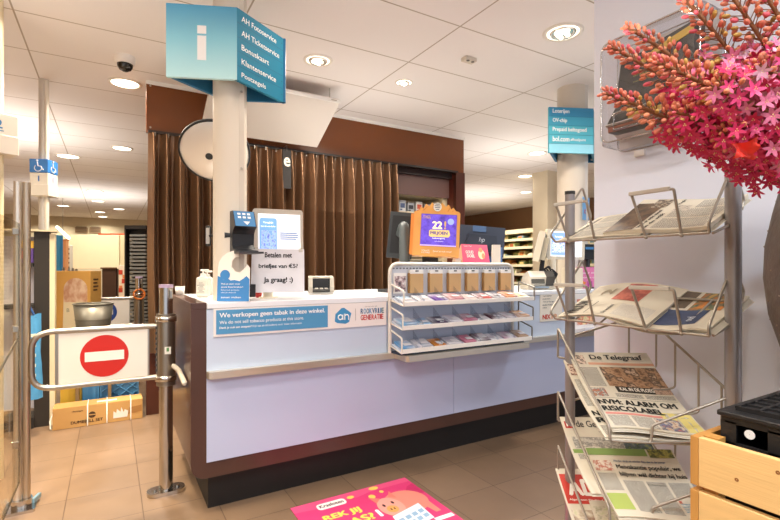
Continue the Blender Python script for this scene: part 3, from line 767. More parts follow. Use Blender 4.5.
b.m(EM('#c8a050', .6)).text('STAATS', pt(.2, .86, .004), ex, ey, w=.15 * w, h=.03 * h, bold=.02).text('LOTERIJ', pt(.19, .815, .004), ex, ey, w=.17 * w, h=.035 * h, bold=.02)
b.m(EM('#8fa0e8', .7)); b.poly([pt(.80 + .07 * math.cos(a), .77 + .07 * math.sin(a)) for a in [i * PI / 9 for i in range(18)]])
b.build('jackpot_page', sc_)
b = MB(M('#f6efe2', .5)); b.text('STAATS', pt(.2, .095), ex, ey, w=.17 * w, h=.035 * h, bold=.02).text('LOTERIJ', pt(.2, .05), ex, ey, w=.17 * w, h=.035 * h, bold=.02)
b.text('Speel je ook mee?', pt(.44, .08), ex, ey, w=.4 * w, h=.045 * h, bold=.008)
b.m(M('#e9e6dc', .5)); b.poly([pt(.50 + .09 * math.cos(a), 1.09 + .1 * math.sin(a), .004) for a in [i * PI / 9 for i in range(18)]])
b.m(M('#56606e', .5))
for i, q in enumerate((.1, .13, .12, .08)): b.poly([pt(.5 - q / 2, 1.145 - .04 * i, .005), pt(.5 + q / 2, 1.145 - .04 * i, .005), pt(.5 + q / 2, 1.163 - .04 * i, .005), pt(.5 - q / 2, 1.163 - .04 * i, .005)])
b.m(M('#c87828', .5))
for x0, y0, x1, y1 in ((.06, 1.0, .22, 1.12), (.18, 1.0, .3, 1.14), (.72, 1.0, .78, 1.14), (.8, 1.0, .9, 1.07)): b.poly([pt(x0, y0), pt(x0 + .02, y0), pt(x1 + .01, y1 - .03), pt(x1, y1 - .03)])
b.build('frame_print', t)
MB(BLACK).span((base.x - .05, base.y + .02, CT + .012), (base.x + .05, base.y + .07, BL.z + .06)).span((base.x - .12, base.y - .06, CT), (base.x + .12, base.y + .12, CT + .012)).build('stand', t)

# till monitor seen from behind at the left, black
def monitor(name, label, TL, TR_, BL, depth, col, base_, bulge=True):
    ex, ey, nz, w, h = frame_of(TL, TR_, BL)
    if nz.dot(FW) > 0: nz = -nz
    t = thing(name, label, 'monitor', (base_.x, base_.y, CT))
    slabf(MB(col), BL, ex, ey, nz, [(0, 0), (w, 0), (w, h), (0, h)], -depth, 0).build('housing', t)
    return t, BL, ex, ey, nz, w, h
DG = M('#363b3e', .45)
base = atD(397, 268, 3.3)
t, O, ex, ey, nz, w, h = monitor('till_monitor', 'dark till monitor turned away left of the orange lottery screen', atD(387, 211, 3.42), atD(412, 213, 3.40), atD(386, 257, 3.40), .03, DG, base)
slabf(MB(M('#17191b', .5)), O, ex, ey, nz, [(.12 * w, .1 * h), (.95 * w, .1 * h), (.95 * w, .92 * h), (.12 * w, .92 * h)], 0, .003).build('rear_recess', t)
MB(M('#4a5254', .45)).tube(bend([(base.x, base.y - .02, CT + .02), (base.x + .0, base.y - .1, CT + .16), O + ex * (.62 * w) + ey * (.72 * h) + nz * .06, O + ex * (.5 * w) + ey * (.5 * h)], .08, 6), .038, 12).build('stand', t)
MB(DGREY).span((base.x - .1, base.y - .1, CT), (base.x + .1, base.y + .1, CT + .02)).build('foot', t)
base = atD(480, 268, 3.75)
t, O, ex, ey, nz, w, h = monitor('office_monitor', 'dark blue-grey monitor seen from the back behind the pink leaflet box', atD(457, 224, 3.72), atD(503.5, 228, 3.78), atD(457, 254, 3.72), .03, M('#394150', .45), base)
slabf(MB(M('#2e3542', .45)), O, ex, ey, nz, [(.12 * w, .12 * h), (.86 * w, .12 * h), (.8 * w, .7 * h), (.2 * w, .7 * h)], 0, .02).build('rear_bulge', t)
slabf(MB(M('#4d6a90', .45)), O, ex, ey, nz, [(.3 * w, .8 * h), (.58 * w, .8 * h), (.58 * w, 1.0 * h), (.3 * w, 1.0 * h)], 0, .006).build('top_clip', t)
b = MB(M('#b8c0c8', .4)); b.text('hp', O + ex * (.42 * w) + ey * (.42 * h) + nz * .0215, (ex + ey * 0).normalized(), (ey + ex * .18).normalized(), h=.2 * h, bold=0); b.build('logo', t)
MB(M('#39517c', .45)).span((base.x - .06, base.y - .03, CT + .02), (base.x + .18, base.y + .02, 1.30)).build('stand', t)
MB(DGREY).span((base.x - .12, base.y - .1, CT), (base.x + .18, base.y + .1, CT + .02)).build('foot', t)
bx = atD(496, 247, 3.66); t = thing('leaflet_holder', 'small pale holder with folded cards between the dark blue monitor and pink box', 'holder', (bx.x, bx.y, CT))
MB(M('#d9d2c4', .5)).box((bx.x, bx.y, (CT + 1.38) / 2), (.06, .04, 1.38 - CT), RZ(-.5)).build('card_stack', t); MB(M('#5d7fae', .5)).box((bx.x + .035, bx.y - .015, (CT + 1.36) / 2), (.012, .045, 1.36 - CT), RZ(-.5)).build('blue_divider', t)

# pink leaflet box
d = 3.28
TL, TR_, BL = atD(460, 244, d + .03), atD(486, 245, d + .05), atD(463, 264, d - .04)
ex, ey, nz, w, h = frame_of(TL, TR_, BL)
if nz.dot(FW) > 0: nz = -nz
t = thing('leaflet_box', 'bright pink leaflet box with a pale animal picture behind the ticket rack', 'box', (BL.x + .1, BL.y, CT))
b = slabf(MB(M('#d8466e', .45)), BL, ex, ey, nz, [(0, -.1), (w * 1.04, -.1), (w, h), (0, h)], -.03, 0); b.build('front', t)
MB(M('#d9a27e', .5)).add([BL + ex * q + ey * y + nz * z for q, y, z in ((-.05, -.1, -.05), (0, -.1, 0), (0, h, 0), (-.05, h * .2, -.06))], [(0, 1, 2, 3)]).build('side_flap', t)
slabf(MB(M('#b0355a', .5)), BL, ex, ey, nz, [(0, -.1), (w, -.1), (w, h * .6), (0, h * .6)], -.10, -.03).build('body', t)
b = MB(M('#f6e6e0', .5)); b.text('GOUD', BL + ex * (.14 * w) + ey * (.52 * h) + nz * .002, ex, ey, w=.3 * w, h=.16 * h, bold=.04).text('DOEL', BL + ex * (.18 * w) + ey * (.33 * h) + nz * .002, ex, ey, w=.3 * w, h=.16 * h, bold=.04)
b.text('loten hier', BL + ex * (.1 * w) + ey * (.88 * h) + nz * .002, ex, ey, w=.3 * w, h=.06 * h)
b.m(M('#f2d0a8', .5)); b.poly([BL + ex * (w * (.74 + .13 * math.cos(a))) + ey * (h * (.5 + .24 * math.sin(a))) + nz * .002 for a in [i * PI / 9 for i in range(18)]])
b.m(M('#e88c60', .5)); b.poly([BL + ex * (w * (.72 + .07 * math.cos(a))) + ey * (h * (.72 + .12 * math.sin(a))) + nz * .0026 for a in [i * PI / 9 for i in range(18)]]).poly([BL + ex * (w * (.8 + .06 * math.cos(a))) + ey * (h * (.42 + .14 * math.sin(a))) + nz * .0026 for a in [i * PI / 9 for i in range(18)]])
b.build('print', t)
t = thing('card_pot', 'small box with folded papers left of the pink leaflet box', 'box', tuple(atD(456, 260, 3.25).to_2d()) + (CT,))
MB(M('#8a7668', .5)).box((0, 0, .10), (.07, .05, .2)).build('box', t, world=False); MB(M('#d8c8b8', .6)).box((.005, 0, .215), (.05, .03, .05), RY(.3)).build('paper', t, world=False)

# tobacco cabinet in the kiosk wall, shutter half up
kx0, kx1 = 2.56, 3.43
cab = thing('wall_cabinet', 'brown wall cabinet with half raised shutter behind the lottery screen', 'cabinet', ((kx0 + kx1) / 2, KY + .1, .5))
MB(M('#6e4f48', .4, 0, .06, 2)).span((kx0, KY + .1, 2.02), (kx1, KY + .13, 2.29)).build('shutter', cab)
MB(M('#2a1712', .4)).span((kx0, KY + .05, 2.24), (kx1, KY + .14, 2.31)).build('shutter_box', cab)
MB(M('#d8c7a4', .5)).span((kx1 - .08, KY + .14, .5), (kx1 - .0, KY + .5, 2.3)).span((kx0, KY + .14, 2.02), (kx1, KY + .5, 2.06)).span((kx0, KY + .5, .5), (kx1, KY + .53, 2.3)).build('inner_frame', cab)
MB(M('#6d3020', .35)).span((kx1 - .005, KY + .03, .5), (kx1 + .02, KY + .14, 2.3)).build('jamb', cab)
for z in (1.84, 1.66, 1.48, 1.3): MB(M('#e2d6bc', .5)).span((kx0, KY + .16, z - .012), (kx1 - .08, KY + .5, z)).build('shelf', cab)
ordn = ['first', 'second', 'third', 'fourth', 'fifth', 'sixth', 'seventh', 'eighth', 'ninth', 'tenth', 'eleventh', 'twelfth', 'thirteenth', 'fourteenth', 'fifteenth']
pc = [('#e9e6e4', '#7b8cc0'), ('#f0eeea', '#8796c8'), ('#d4d6da', '#4f5f86'), ('#b9bcc4', '#3c3c44'), ('#e6e2de', '#c8543c'), ('#a8a09a', '#4e4640'), ('#e0dcd8', '#3a4a66')]
for r_, z in enumerate((1.84, 1.66)):
    for i in range(7 if r_ == 0 else 5):
        x = kx0 + .06 + i * .115
        a, c = pc[(i + 2 * r_) % 7]
        hh = .13 - .02 * ((i + r_) % 2)
        o = MB(M(a, .5)).box((0, 0, hh / 2), (.085, .06, hh), bev=.002).m(M(c, .5)).box((0, -.031, hh * .55), (.06, .002, hh * .4)).box((-.02, -.0325, hh * .2), (.03, .002, hh * .12)).build('small_pack', None, world=False)
        o.location = (x, KY + .25, z); tag(o, f'{ordn[i]} small pack from the left on the {("upper", "lower")[r_]} shelf of the wall cabinet', 'pack', 'small packs in the wall cabinet')

# ---- right part of the counter: customer screens, card terminal, notices
def on_top(u, v, y): p = atY(u, v, y); return V((p.x, p.y, CT))
d = 3.72
base = atD(541, 287, d); base = V((base.x, base.y, CT))
TL, TR_, BL = atD(540, 231, d - .04), atD(551, 234, d - .12), atD(533.5, 262, d + .04)
t = thing('tilted_screen', 'cream touch screen seen edge-on at the right end of the counter', 'screen', tuple(base))
ex = (FW + RT * .35).normalized(); ey = (atD(541.5, 232, d) - atD(534.5, 261, d)); h = ey.length; ey.normalize(); nz = ex.cross(ey).normalized()
if nz.dot(RT) > 0: nz = -nz
O = atD(534.5, 261, d) - ex * .12
slabf(MB(M('#d9cfb8', .45)), O, ex, ey, nz, [(0, 0), (.28, 0), (.28, h), (0, h)], -.035, .012).build('housing', t)
slabf(MB(M('#bdb39c', .45)), O, ex, ey, nz, [(.04, .02), (.24, .02), (.24, h - .04), (.04, h - .04)], -.075, -.035).build('rear_shell', t)
slabf(MB(EM('#cfd8e6', .5)), O, ex, ey, nz, [(.02, .02), (.26, .02), (.26, h - .02), (.02, h - .02)], .012, .014).build('display', t)
MB(BLACK).tube([O + ex * .14 + ey * .1 - nz * .05, (base.x, base.y, CT + .13), (base.x, base.y, CT)], .018, 10).build('arm', t)
cb = MB(BLACK); 
for i in range(7):
    a = i * .9; cb.tube(bend([base + V((.0, 0, .13 + .02 * math.sin(a))), base + RT * (.05 + .02 * math.cos(a)) + V((0, 0, .2 - .015 * i)), base + RT * (.09 + .012 * math.sin(a * 2)) + V((0, 0, .05 + .02 * i)), base + RT * .13 + V((0, 0, .12))], .05, 5), .006, 6)
cb.build('cable', t)
d = 3.80
TL, TR_, BL = atD(546.5, 228.5, d), atD(584, 230, d + .05), atD(547, 259, d)
ex, ey, nz, w, h = frame_of(TL, TR_, BL)
if nz.dot(FW) > 0: nz = -nz
base = atD(556, 290, d); 
t = thing('checkout_screen', 'cream framed checkout screen with a blue picture in front of the round column', 'screen', (base.x, base.y, CT))
slabf(MB(M('#d9d1be', .45)), BL, ex, ey, nz, rrect(0, 0, w, h, .012), -.04, 0).build('housing', t)
b = slabf(MB(EM('#eef2fb', .75)), BL, ex, ey, nz, [(.09 * w, .1 * h), (.92 * w, .1 * h), (.92 * w, .92 * h), (.09 * w, .92 * h)], 0, .002); s_ = b.build('display', t)
b = MB(EM('#86a9dc', .7)); q_ = lambda x, y, e=.003: BL + ex * (x * w) + ey * (y * h) + nz * e
b.poly([q_(.1, .14), q_(.5, .14), q_(.5, .88), q_(.1, .88)]); b.m(PIC(('#4e63b0', '#7b8fd0', '#e8eef8', '#86a9dc', '#c9d8f0'), 5, emit=.6, seed=2)); b.poly([q_(.12, .22, .004), q_(.48, .22, .004), q_(.48, .55, .004), q_(.12, .55, .004)], uvs=[(0, 0), (1, 0), (1, 1), (0, 1)])
b.m(EM('#ffffff', .8)).text('Terugkijk', q_(.18, .7, .004), ex, ey, w=.22 * w, bold=.02); b.build('screen_page', s_)
MB(CREAM).cyl((base.x, base.y + .03, CT), (base.x, base.y + .03, BL.z + .02), .026, n=20).cyl((base.x, base.y + .03, CT), (base.x, base.y + .03, CT + .008), .06, n=24).build('foot', t)
p = atD(572, 275, 3.88); t = thing('receipt_printer', 'cream receipt printer standing right of the checkout screen foot', 'printer', (p.x, p.y, CT))
MB(M('#e3d9c4', .45)).box((p.x, p.y, CT + .085), (.13, .13, .17), RZ(-.4), .012).build('housing', t); MB(WHITE).box((p.x - .03, p.y - .03, CT + .21), (.09, .004, .1), RZ(-.4) @ RX(.35)).build('receipt', t)
# card terminal block
p = on_top(537, 291, 2.62)
t = thing('coin_tray_unit', 'cream and dark coin scanner unit on the worktop right of the ticket rack', 'scanner', tuple(p), -.45)
MB(M('#d9cfba', .4)).box((0, 0, .015), (.22, .16, .03), bev=.006).build('base', t, world=False)
pr = [(-.09, .03), (-.11, .10), (-.06, .145), (.05, .11), (.08, .03)]
def sidep_(x0, x1, mat, nm):
    b = MB(mat); a = [V((x0, y, z)) for y, z in pr]; c = [V((x1, y, z)) for y, z in pr]; n = len(a)
    b.add(a + c, [tuple(range(n)), tuple(range(2 * n - 1, n - 1, -1))] + [(i, (i + 1) % n, n + (i + 1) % n, n + i) for i in range(n)]); b.build(nm, t, world=False)
sidep_(-.1, .03, M('#ddd4c2', .4), 'housing'); sidep_(.032, .1, M('#4a4640', .4), 'dark_cheek')
MB(M('#56554e', .3)).box((-.035, -.103, .078), (.105, .008, .06), RX(-.27), .002).build('window', t, world=False)
MB(M('#8fa0b0', .4)).box((.0, -.1, .02), (.1, .03, .012)).build('slot', t, world=False)

# NIX18 notice on the counter front
x0, x1 = atY(539, 305, CY0).x, atY(561, 305, CY0).x
t = thing('age_notice', 'white age notice with red capitals on the counter front right of the rack', 'notice', (x0, CY0 - .008, .80))
z0, z1 = atY(548, 321, CY0).z, atY(548, 292, CY0).z
MB(M('#e9e2d2', .5)).span((x0, CY0 - .011, z0), (x1, CY0 - .0065, z1)).build('sheet', t)
b = MB(M('#5a5a5c', .6)); yt = CY0 - .0118; W_ = x1 - x0; H_ = z1 - z0
for i, s in enumerate(('- Laat je legitimatie', '  zien bij verkoop', '- Onder de 18 jaar geen', '  alcohol of tabak', '  verkoop')):
    b.text(s, (x0 + .1 * W_, yt, z0 + H_ * (.84 - .1 * i)), EX, EY, h=H_ * .055, bold=.01)
b.m(M('#c8402e', .5)).text('NIX', (x0 + .1 * W_, yt, z0 + .07 * H_), EX, EY, w=.36 * W_, h=.17 * H_, bold=.05)
b.m(M('#d8a27a', .5)).text('18', (x0 + .5 * W_, yt, z0 + .07 * H_), EX, EY, w=.25 * W_, h=.17 * H_, bold=.05)
b.build('lettering', t)
# leaflets and posters behind the rack
p0 = atD(577, 267, 3.84); p1 = atD(596, 267, 3.9); ex = p1 - p0; ex.z = 0; w = ex.length + .12; ex.normalize()
t = thing('pink_poster', 'pink poster standing on the counter between the round column and the white wall', 'poster', (p0.x, p0.y, CT))
zt = p0.z; b = slabf(MB(M('#df7fb0', .5)), V((p0.x, p0.y, CT)), ex, UP, -ex.cross(UP), [(0, 0), (w, 0), (w, zt - CT), (0, zt - CT)], 0, .006) ; b.build('board', t)
b = MB(M('#f7e6f0', .5)); fo = V((p0.x, p0.y, CT)) + ex.cross(UP) * (.004 if ex.cross(UP).dot(FW) < 0 else -.004)
b.text('Spaar mee', fo + ex * .02 + UP * .115, ex, UP, w=.2, h=.025, bold=.02).text('voor je tafel', fo + ex * .02 + UP * .08, ex, UP, w=.2, h=.02, bold=.02)
b.m(M('#e98a3c', .5)); b.poly([fo + ex * x + UP * y for x, y in ((.03, .03), (.06, .02), (.09, .05), (.05, .065))]); b.m(M('#b84a9a', .5)); b.poly([fo + ex * x + UP * y for x, y in ((.1, .02), (.15, .02), (.15, .06), (.1, .06))]); b.build('print', t)
p0 = atY(575, 318, CY0 - .03); p1 = atY(596, 318, CY0 - .03)
t = thing('leaflet_dispenser', 'white dispenser with yellow and orange leaflets on the counter front behind the rack', 'dispenser', (p0.x, CY0 - .01, .72))
MB(M('#eeeae6', .4)).span((p0.x, CY0 - .03, .72), (p0.x + .26, CY0 - .012, 1.0)).build('back_plate', t)
MB(M('#e4e4ea', .4)).prism([(0, 0), (-.09, .03), (-.09, .05), (0, .03)], (p0.x, CY0 - .03, .70), V((0, 1, 0)), V((0, 0, 1)), .26).build('pocket', t)
b = MB(PIC(('#e8b040', '#f0e8d8', '#d86a4a', '#f0e0b0', '#8fb45a'), 3, seed=4)); b.poly([(p0.x + .02, CY0 - .033, .76), (p0.x + .24, CY0 - .033, .76), (p0.x + .24, CY0 - .033, .96), (p0.x + .02, CY0 - .033, .96)], uvs=[(0, 0), (1, 0), (1, 1), (0, 1)]); b.build('leaflet_face', t)
n_ = (FW * -1 + RT * .9).normalized(); ex = n_.cross(UP) * -1; p0 = V((3.385, 2.655, 1.6)) + n_ * .1225 - ex * .0625; t = thing('blue_notice', 'blue notice with a red cross on the round column', 'notice', (p0.x, p0.y, 1.60))
b = slabf(MB(M('#7fb2de', .5)), V((p0.x, p0.y, 1.60)), ex, UP, n_, [(0, 0), (.125, 0), (.125, .19), (0, .19)], -.002, 0); b.build('sheet', t)
fo = V((p0.x, p0.y, 1.60)) + n_ * .0015
b = MB(M('#cc4a5a', .5)); 
for a, c in (((.02, .05), (.055, .09)), ((.055, .05), (.02, .09))):
    dx, dy_ = c[0] - a[0], c[1] - a[1]; l = math.hypot(dx, dy_); nx, ny = -dy_ / l * .003, dx / l * .003
    b.poly([fo + ex * (a[0] + nx) + UP * (a[1] + ny), fo + ex * (a[0] - nx) + UP * (a[1] - ny), fo + ex * (c[0] - nx) + UP * (c[1] - ny), fo + ex * (c[0] + nx) + UP * (c[1] + ny)])
b.m(M('#f2f2f0', .5)).poly([fo + ex * x + UP * y for x, y in ((.07, .06), (.11, .06), (.11, .085), (.07, .085))]).text('Nieuw', fo + ex * .02 + UP * .14, ex, UP, w=.085, h=.022, bold=.02); b.build('print', t)
p0 = atD(588, 252, 3.9); t = thing('black_terminal', 'small black terminal standing on the counter by the edge of the white wall', 'terminal', (p0.x, p0.y, CT))
MB(BLACK).box((p0.x, p0.y, p0.z), (.09, .04, .13), RZ(-.4), .006).build('housing', t); MB(DGREY).cyl((p0.x, p0.y, CT), (p0.x, p0.y, p0.z - .06), .015).cyl((p0.x, p0.y, CT), (p0.x, p0.y, CT + .01), .05).build('foot', t)
MB(M('#3b78b0', .3)).box((p0.x - .02, p0.y - .03, p0.z + .03), (.07, .003, .02), RZ(-.4)).build('label', t)

# chilled shelves far right
def chill(x, y0_, y1_):
    t = thing('chilled_shelf', 'long chilled shelving unit with food packs against the far right wall', 'shelving unit', (x, (y0_ + y1_) / 2, 0))
    S = M('#b8a886', .5)
    MB(M('#8d7c58', .6)).span((x + .6, y0_, 0), (x + .66, y1_, 2.05)).build('back_panel', t)
    MB(M('#d9cba8', .5)).span((x, y0_, 2.02), (x + .66, y1_, 2.12)).build('canopy', t)
    MB(S).span((x - .05, y0_, 0), (x + .66, y1_, .3)).build('base', t)
    for z in (.62, .85, 1.06, 1.27, 1.48, 1.69, 1.88): MB(M('#cfc6a8', .45)).span((x + .02, y0_, z - .03), (x + .6, y1_, z)).span((x, y0_, z - .04), (x + .02, y1_, z + .02)).build('shelf', t)
    MB(M('#b8a988', .5)).span((x, y1_ - .05, .3), (x + .6, y1_, 2.05)).span((x, y0_, .3), (x + .6, y0_ + .05, 2.05)).build('side_panel', t)
chill(8.3, 5.2, 9.6)
cols = ['#a8b878', '#d8c890', '#7c8c50', '#c8783c', '#e6dcc0', '#6a8a96', '#b89a5c', '#98502c', '#d0b070', '#586838']
for si, (z, nm) in enumerate(((.85, 'sixth'), (1.06, 'fifth'), (1.27, 'fourth'), (1.48, 'third'), (1.69, 'second'), (1.88, 'top'))):
    for i in range(15):
        y = 9.4 - i * .275 - .05 * ((i * 3 + si) % 2); a = cols[(i * 3 + si * 2) % 10]; c = cols[(i + si * 5 + 3) % 10]
        hh = .055 + .035 * ((i * 7 + si) % 3); dx = .05 * ((i * 5 + si) % 3)
        o = MB(M(a, .4)).box((0, 0, hh / 2), (.2, .2, hh), bev=.02).m(M(c, .5)).box((-.101, 0, hh * .5), (.004, .12, hh * .6)).sphere((-.02, .02, hh), (.06, .07, .03), nu=8, nv=5).build('food_pack', None, world=False)
        o.location = (8.3 + .16 + dx, y, z); tag(o, f'{ordn[i]} food pack from the far end on the {nm} chilled shelf from above', 'food pack', 'food packs on the chilled shelves')
# ================================================================= NEWSPAPER RACK
NP = V((1.514, .647, 0)); FP = V((1.462, 1.156, 0))
rk = thing('newspaper_rack', 'grey steel newspaper rack with wire trays in front of the white wall', 'rack', (1.49, .9, 0))
PG = M('#9a9593', .36, .5, .04)
for p, zt, r in ((NP, 1.470, .0205), (FP, 1.472, .0175)):
    po = MB(PG).cyl(p, (p.x, p.y, zt), r, n=28).cyl(p, (p.x, p.y, .02), r + .012, n=20).build('pole', rk)
    MB(M('#2b2a29', .4)).cyl((p.x, p.y, zt), (p.x, p.y, zt + .012), r + .001, n=24).build('end_cap', po)
WI = M('#a69e90', .32, .55, .05)
wr = .0042
def wire(mb, pts, rad=.012, r=wr): return mb.tube(bend(pts, rad, 4), r, 8)
def upper_tray(z, zb_, lab):
    xb = 1.414; xr = 1.60
    y0, y1 = .662, 1.182
    b = MB(WI)
    def sl(y): return 0
    # front rail, side rails and back rail
    b.tube([(xb, y0, z), (xb, y1, z)], wr, 8); b.tube([(xr, y0 + .0, zb_), (xr, y1, zb_)], wr, 8)
    for y in (.74, .84, 1.0, 1.1): b.tube([(xb, y, z), (xr, y, zb_)], wr * .8, 6)
    # end guards: up from the front rail to an apex above the pole, then down to the back rail
    fx = FP.x - .006
    wire(b, [(xb, y1, z), (xb - .022, y1 + .006, z + .024), (xb + .16, y1 + .004, z + .215), (xr + .015, y1 - .004, zb_ + .03), (xr, y1, zb_)])
    wire(b, [(xb, y0, z), (xb - .012, y0 - .004, z + .028), (NP.x + .02, y0 - .006, z + .20), (xr + .015, y0, zb_ + .03), (xr, y0, zb_)])
    wire(b, [(xb + .02, y1, z), (FP.x, FP.y, z + .02)])
    wire(b, [(xb + .02, y0, z), (NP.x, NP.y, z + .03)])
    b.build('wire_tray', rk)
    for ya, yb_ in ((1.018, 1.122), (.735, .840)):
        g = MB(WI); wire(g, [(xb, ya, z - .002), (xb - .052, ya - .006, z + .126), (xb - .052, yb_ + .014, z + .126), (xb, yb_, z - .002)], .006)
        for y in (ya, yb_): g.sphere((xb, y, z - .002), .0065, nu=8, nv=6)
        st = g.build('paper_stop', rk)
        MB(M('#b9b3a6', .4)).box((xb - .054, (ya + yb_) / 2 + .012, z + .128), (.010, yb_ - ya + .016, .012), bev=.002).build('label_strip', st)
upper_tray(1.297, 1.372, 'top'); upper_tray(1.013, 1.10, 'second')
# lower trays: scoops set at an angle, their corner on the two poles
E_R = V((.83, -.56, 0)).normalized(); E_U = V((.50, .77, .39)).normalized()
def lower_tray(zt):
    TL = V((1.472, 1.174, zt)); q = lambda a, c, dz=0: TL + E_R * a - E_U * c + V((0, 0, dz))
    b = MB(WI)
    hooks = ((.02, .02), (.03, .40))
    # left side rail
    wire(b, [q(-.03, -.02, -.02), q(-.03, -.02, .09), q(-.01, .42, .03), q(-.01, .43, -.005)], .01)
    wire(b, [q(-.03, -.02, -.02), q(.03, .0, -.02)], .01)
    # back and right rails with hanging hooks
    apex = q(.285, -.02, .145)
    wire(b, [FP + V((0, 0, zt + .07)), apex, V((NP.x, NP.y, zt - .035))], .01, wr)
    for f in (.18, .42, .68, .9):
        p = apex.lerp(V((NP.x, NP.y, zt - .035)), f); wire(b, [p, p + V((0, 0, -.15)), p + V((0, 0, -.158)) - E_R * .03, p + V((0, 0, -.162)) - E_R * .12], .01, wr * .85)
    p = FP.lerp(apex, .8); p = V((p.x, p.y, zt + .13)); wire(b, [p, p + V((0, 0, -.135)), p + V((0, 0, -.15)) - E_U * .03], .008, wr * .85)
    # front rail
    wire(b, [V((NP.x, NP.y, zt - .035)), q(.112, .425, .035), q(.105, .43, -.012), q(-.005, .425, -.012)], .008)
    wire(b, [q(.30, .42, -.012), q(.105, .43, -.012)], .008)
    b.build('scoop_tray', rk)
for zt in (.874, .635, .43): lower_tray(zt)

# ---- newspapers
PAPER = M('#d2c9b4', .75, 0, .03, 20); PAPER2 = M('#d8d0bd', .75, 0, .03, 20)
def newspaper(name, label, S, w, h, elems, group, thick=.004, mat=PAPER, nu=14, nv=18, pages=3):
    """S(x, y) with x from the left edge, y down from the top edge (metres) -> point; elems are laid on the sheet"""
    def nrm(x, y):
        e = .002; a = S(min(w, x + e), y) - S(max(0, x - e), y); c = S(x, max(0, y - e)) - S(x, min(h, y + e)); return a.cross(c).normalized()
    def P(x, y, e=0): return S(x, y) + nrm(x, y) * e
    t = thing(name, label, 'newspaper', tuple(S(w / 2, h / 2)), 0, group)
    b = MB(mat)
    b.grid(lambda i, j: P(i * w, h - j * h), nu, nv, (w, h)); b.grid(lambda i, j: P(w - i * w, h - j * h, -thick), nu, nv, (w, h))
    rim = [(i / nu * w, 0) for i in range(nu)] + [(w, j / nv * h) for j in range(nv)] + [(w - i / nu * w, h) for i in range(nu)] + [(0, h - j / nv * h) for j in range(nv)]
    n = len(rim); b.add([P(x, y) for x, y in rim] + [P(x, y, -thick) for x, y in rim], [(i, n + i, n + (i + 1) % n, (i + 1) % n) for i in range(n)])
    b.build('front_sheet', t)
    for k in range(1, pages):                                 # inner pages peeping out
        c = MB(PAPER2); d = .006 * k
        c.grid(lambda i, j: P(max(0, i * w - d * .6), h - j * h * .985, -thick - .0022 * k) + V((0, 0, 0)) + (S(0, h) - S(0, h * .9)).normalized() * d, nu, nv)
        c.build('inner_sheet', t)
    pr = []
    for e in elems:
        kind, x0, y0, x1, y1 = e[:5]; mt = e[5]
        part = {'text': 'headline', 'pic': 'photo', 'body': 'text_block', 'rect': 'colour_block'}[kind]
        b = MB(mt); pr.append((part, b)); eps = .0007 if kind in ('rect', 'body') else (.0011 if kind == 'pic' else .0016)
        if kind == 'text':
            s = e[6]; bo = e[7] if len(e) > 7 else .015
            b.text(s, None, None, None, w=(x1 - x0) * w, h=(y1 - y0) * h, bold=bo, fn=lambda x, y: P(x0 * w + x, y1 * h - y, eps))
        else:
            a = max(2, int((x1 - x0) * 14)); c = max(2, int((y1 - y0) * 18))
            uv = ((x1 - x0) * w, (y1 - y0) * h) if kind == 'body' else (1, (y1 - y0) * h / ((x1 - x0) * w))
            b.grid(lambda i, j: P((x0 + (x1 - x0) * i) * w, (y1 - (y1 - y0) * j) * h, eps), a, c, uv)
    for k, b in pr: b.build(k, t)
    return t
INK = M('#26241f', .8); GINK = M('#6c6a62', .8); BT = BODYTEXT('#d2cab8', '#4c4a46'); BT2 = BODYTEXT('#d2c9b6', '#716e66', .006)
def plane(zt, a0=0, c0=0, lift=0, twist=0, sag=.02, roll=0, h=.41):
    TL = V((1.472, 1.174, zt)); n = E_R.cross(E_U)
    cR = math.cos(twist); sR = math.sin(twist)
    def S(x, y):
        X = a0 + x * cR + y * sR; Y_ = c0 + y * cR - x * sR
        return TL + E_R * X - E_U * Y_ + n * (lift - sag * math.sin(PI * min(1, max(0, y / h))) * 1 + .008 * math.sin(x * 16 + 1) * (y / h) + roll * (x / .29) ** 2 * (y / h))
    return S
DK = ('#3a2c20', '#7d5c40', '#b08a68', '#4c3a2a', '#cfae90', '#2a221a')
tel = [('text', .24, .035, .90, .115, M('#3d3a36', .7), 'De Telegraaf', .03),
       ('rect', .19, .135, 1, .165, M('#cf9a7c', .7)), ('pic', .03, .04, .17, .16, PIC(('#b0907a', '#e0c8b0', '#4a3a30', '#d8c4ac'), 3)),
       ('pic', .30, .19, .995, .44, PIC(DK, 4)), ('rect', .36, .435, 1.0, .515, M('#38322a', .7)), ('text', .40, .452, .80, .495, M('#eee8da', .7), 'KAL IN DE PLOEG', .03),
       ('pic', .80, .42, .995, .515, PIC(('#5a4030', '#c8a890', '#2c241e'), 4, seed=3)), ('body', .04, .20, .27, .45, BT), ('body', .31, .53, .62, .585, BT), ('body', .65, .53, .98, .585, BT),
       ('pic', .03, .47, .22, .585, PIC(('#7a9a5a', '#c86a50', '#6a6a64', '#d8cfc0', '#3a4a3a'), 5, seed=5)),
       ('rect', .02, .60, .98, .603, INK), ('text', .05, .625, .92, .695, INK, 'NVM: ALARM OM', .05), ('text', .05, .715, .72, .785, INK, 'RISICOLABEL', .05),
       ('rect', .05, .80, .66, .828, M('#cc8478', .7)), ('body', .05, .84, .27, .985, BT), ('body', .30, .84, .52, .985, BT), ('rect', .66, .75, .985, .985, M('#d8c878', .7)), ('body', .67, .755, .98, .98, BODYTEXT('#ddd5c0', '#77736a')),
       ('pic', .54, .84, .80, .985, PIC(('#c87858', '#4a5a7a', '#d8c4a8', '#8a4a3a'), 4, seed=7))]
G1 = 'newspapers in the angled trays'
newspaper('newspaper', 'newspaper stack headlined ALARM OM RISICOLABEL in the highest angled tray', plane(.874, 0, .0, .012, 0, .02, -.012), .285, .405, tel, G1)
